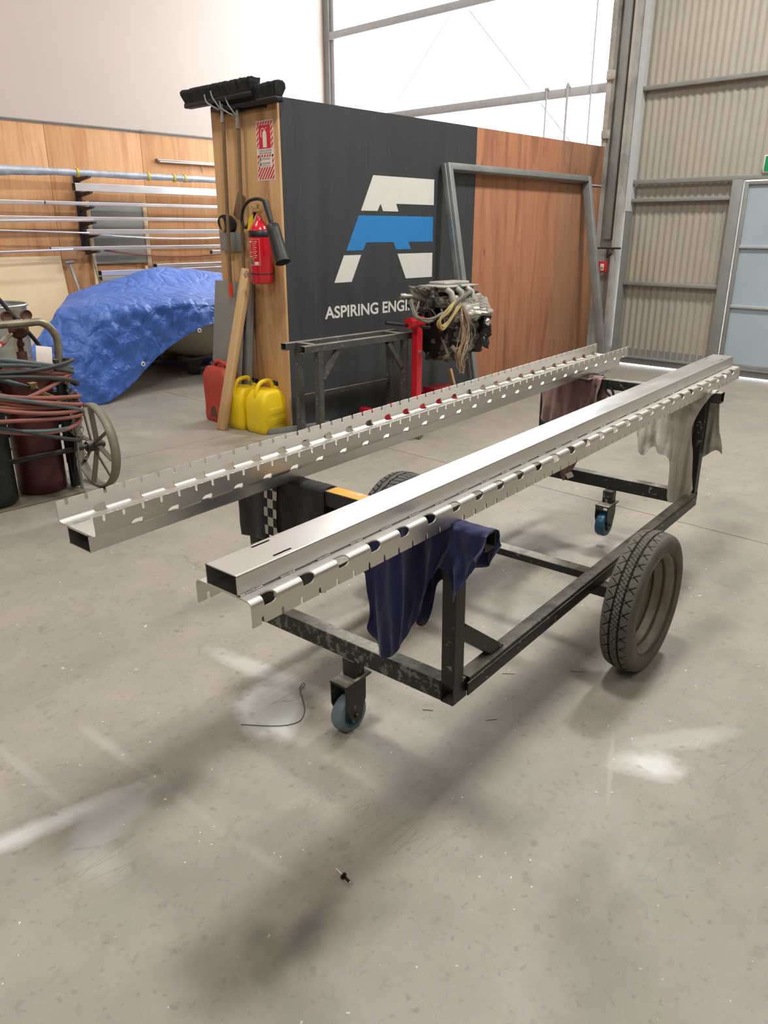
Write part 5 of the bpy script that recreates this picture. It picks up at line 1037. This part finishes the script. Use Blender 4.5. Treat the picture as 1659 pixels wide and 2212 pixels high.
for i in range(15):
    a = i*90; z = -.028*i; MB().tube([(.010*math.cos(w_), 0, .019*math.sin(w_)) for w_ in [2*math.pi*k/12 for k in range(12)]], .0028, 6, closed=True, M=T(.004*math.sin(i), .003*math.cos(i*2), z)@RZ(a)).build('link', g['galv'], t)
o = MB().bbox((-.045, -.002, -.06), (.045, .002, .04), .001).build('paper_tag', g['sign_white']); o.matrix_world = T(1.845, 4.42, .855)@RX(-14)@RY(12); tag(o, 'white paper tag hanging under the brown regulator', 'tag')
t = thing('metal_bin', 'tall ribbed galvanised bin standing behind the gas trolley', 'bin', (2.10, 5.95, 0))
MB().lathe([(0, .01), (.26, .01), (.27, .02), (.275, .50), (.282, .51), (.275, .52), (.278, .86), (.288, .87), (.278, .88), (.285, 1.0), (.297, 1.01), (.285, 1.015), (.27, .98), (.26, .05), (0, .05)], 44).build('body', g['galv'], t)
MB().tube([(.29*math.cos(a), .29*math.sin(a), 1.01) for a in [2*math.pi*k/40 for k in range(40)]], .010, 8, closed=True).build('rim', g['galv'], t); MB().tube(catmull([(-.25, -.02, 1.01), (-.15, -.12, 1.10), (.05, -.15, 1.06)], 6), .008, 8).build('handle', g['black_rub'], t)

# ============================================================ SMALL THINGS ON THE FLOOR
t = thing('pop_rivet', 'black pop rivet with steel pin lying on the floor in front', 'rivet', (.987, 1.073, .009)); Mq = RZ(-96)@RY(90)
MB().lathe([(0, 0), (.0035, 0), (.0035, .024), (0, .024)], 14, M=RZ(-96)@RY(90)@T(0,0,.0)).lathe([(.0036, -.002), (.009, -.0015), (.009, .0005), (.0036, .002)], 20, M=RZ(-96)@RY(90)).build('shank', g['rivet'], t)
MB().cyl((0,0,-.032), (0,0,0), .0017, 8, M=RZ(-96)@RY(90)).cyl((0,0,.024), (0,0,.028), .003, 8, M=RZ(-96)@RY(90)).build('pin', g['chrome'], t)
curve_thing('wire_scrap', 'thin rusty wire curling around the pale patch on the floor', 'wire', [(1.191,1.769,.002), (1.268,1.677,.002), (1.329,1.645,.002), (1.38,1.673,.003), (1.417,1.723,.003), (1.455,1.785,.003), (1.485,1.80,.006), (1.478,1.785,.008), (1.45,1.775,.004)], .0012, 'wirem', 6)
for lb, a, c_ in (('thin pale welding rod stub below the cart corner, nearest to the camera', (1.661,1.396), (1.682,1.366)), ('thin pale welding rod stub lying right of the front corner post', (1.760,1.205), (1.791,1.183)), ('thin pale welding rod stub lying between the side rail and the tyre', (2.029,1.330), (2.058,1.295)), ('thin pale welding rod stub on the floor left of the right tyre', (2.215,1.16), (2.245,1.12))):
    o = MB().cyl((0,0,.002), (c_[0]-a[0], c_[1]-a[1], .002), .0016, 8).build('welding_rod_stub', g['grit']); o.location = (a[0], a[1], 0); tag(o, lb, 'rod')
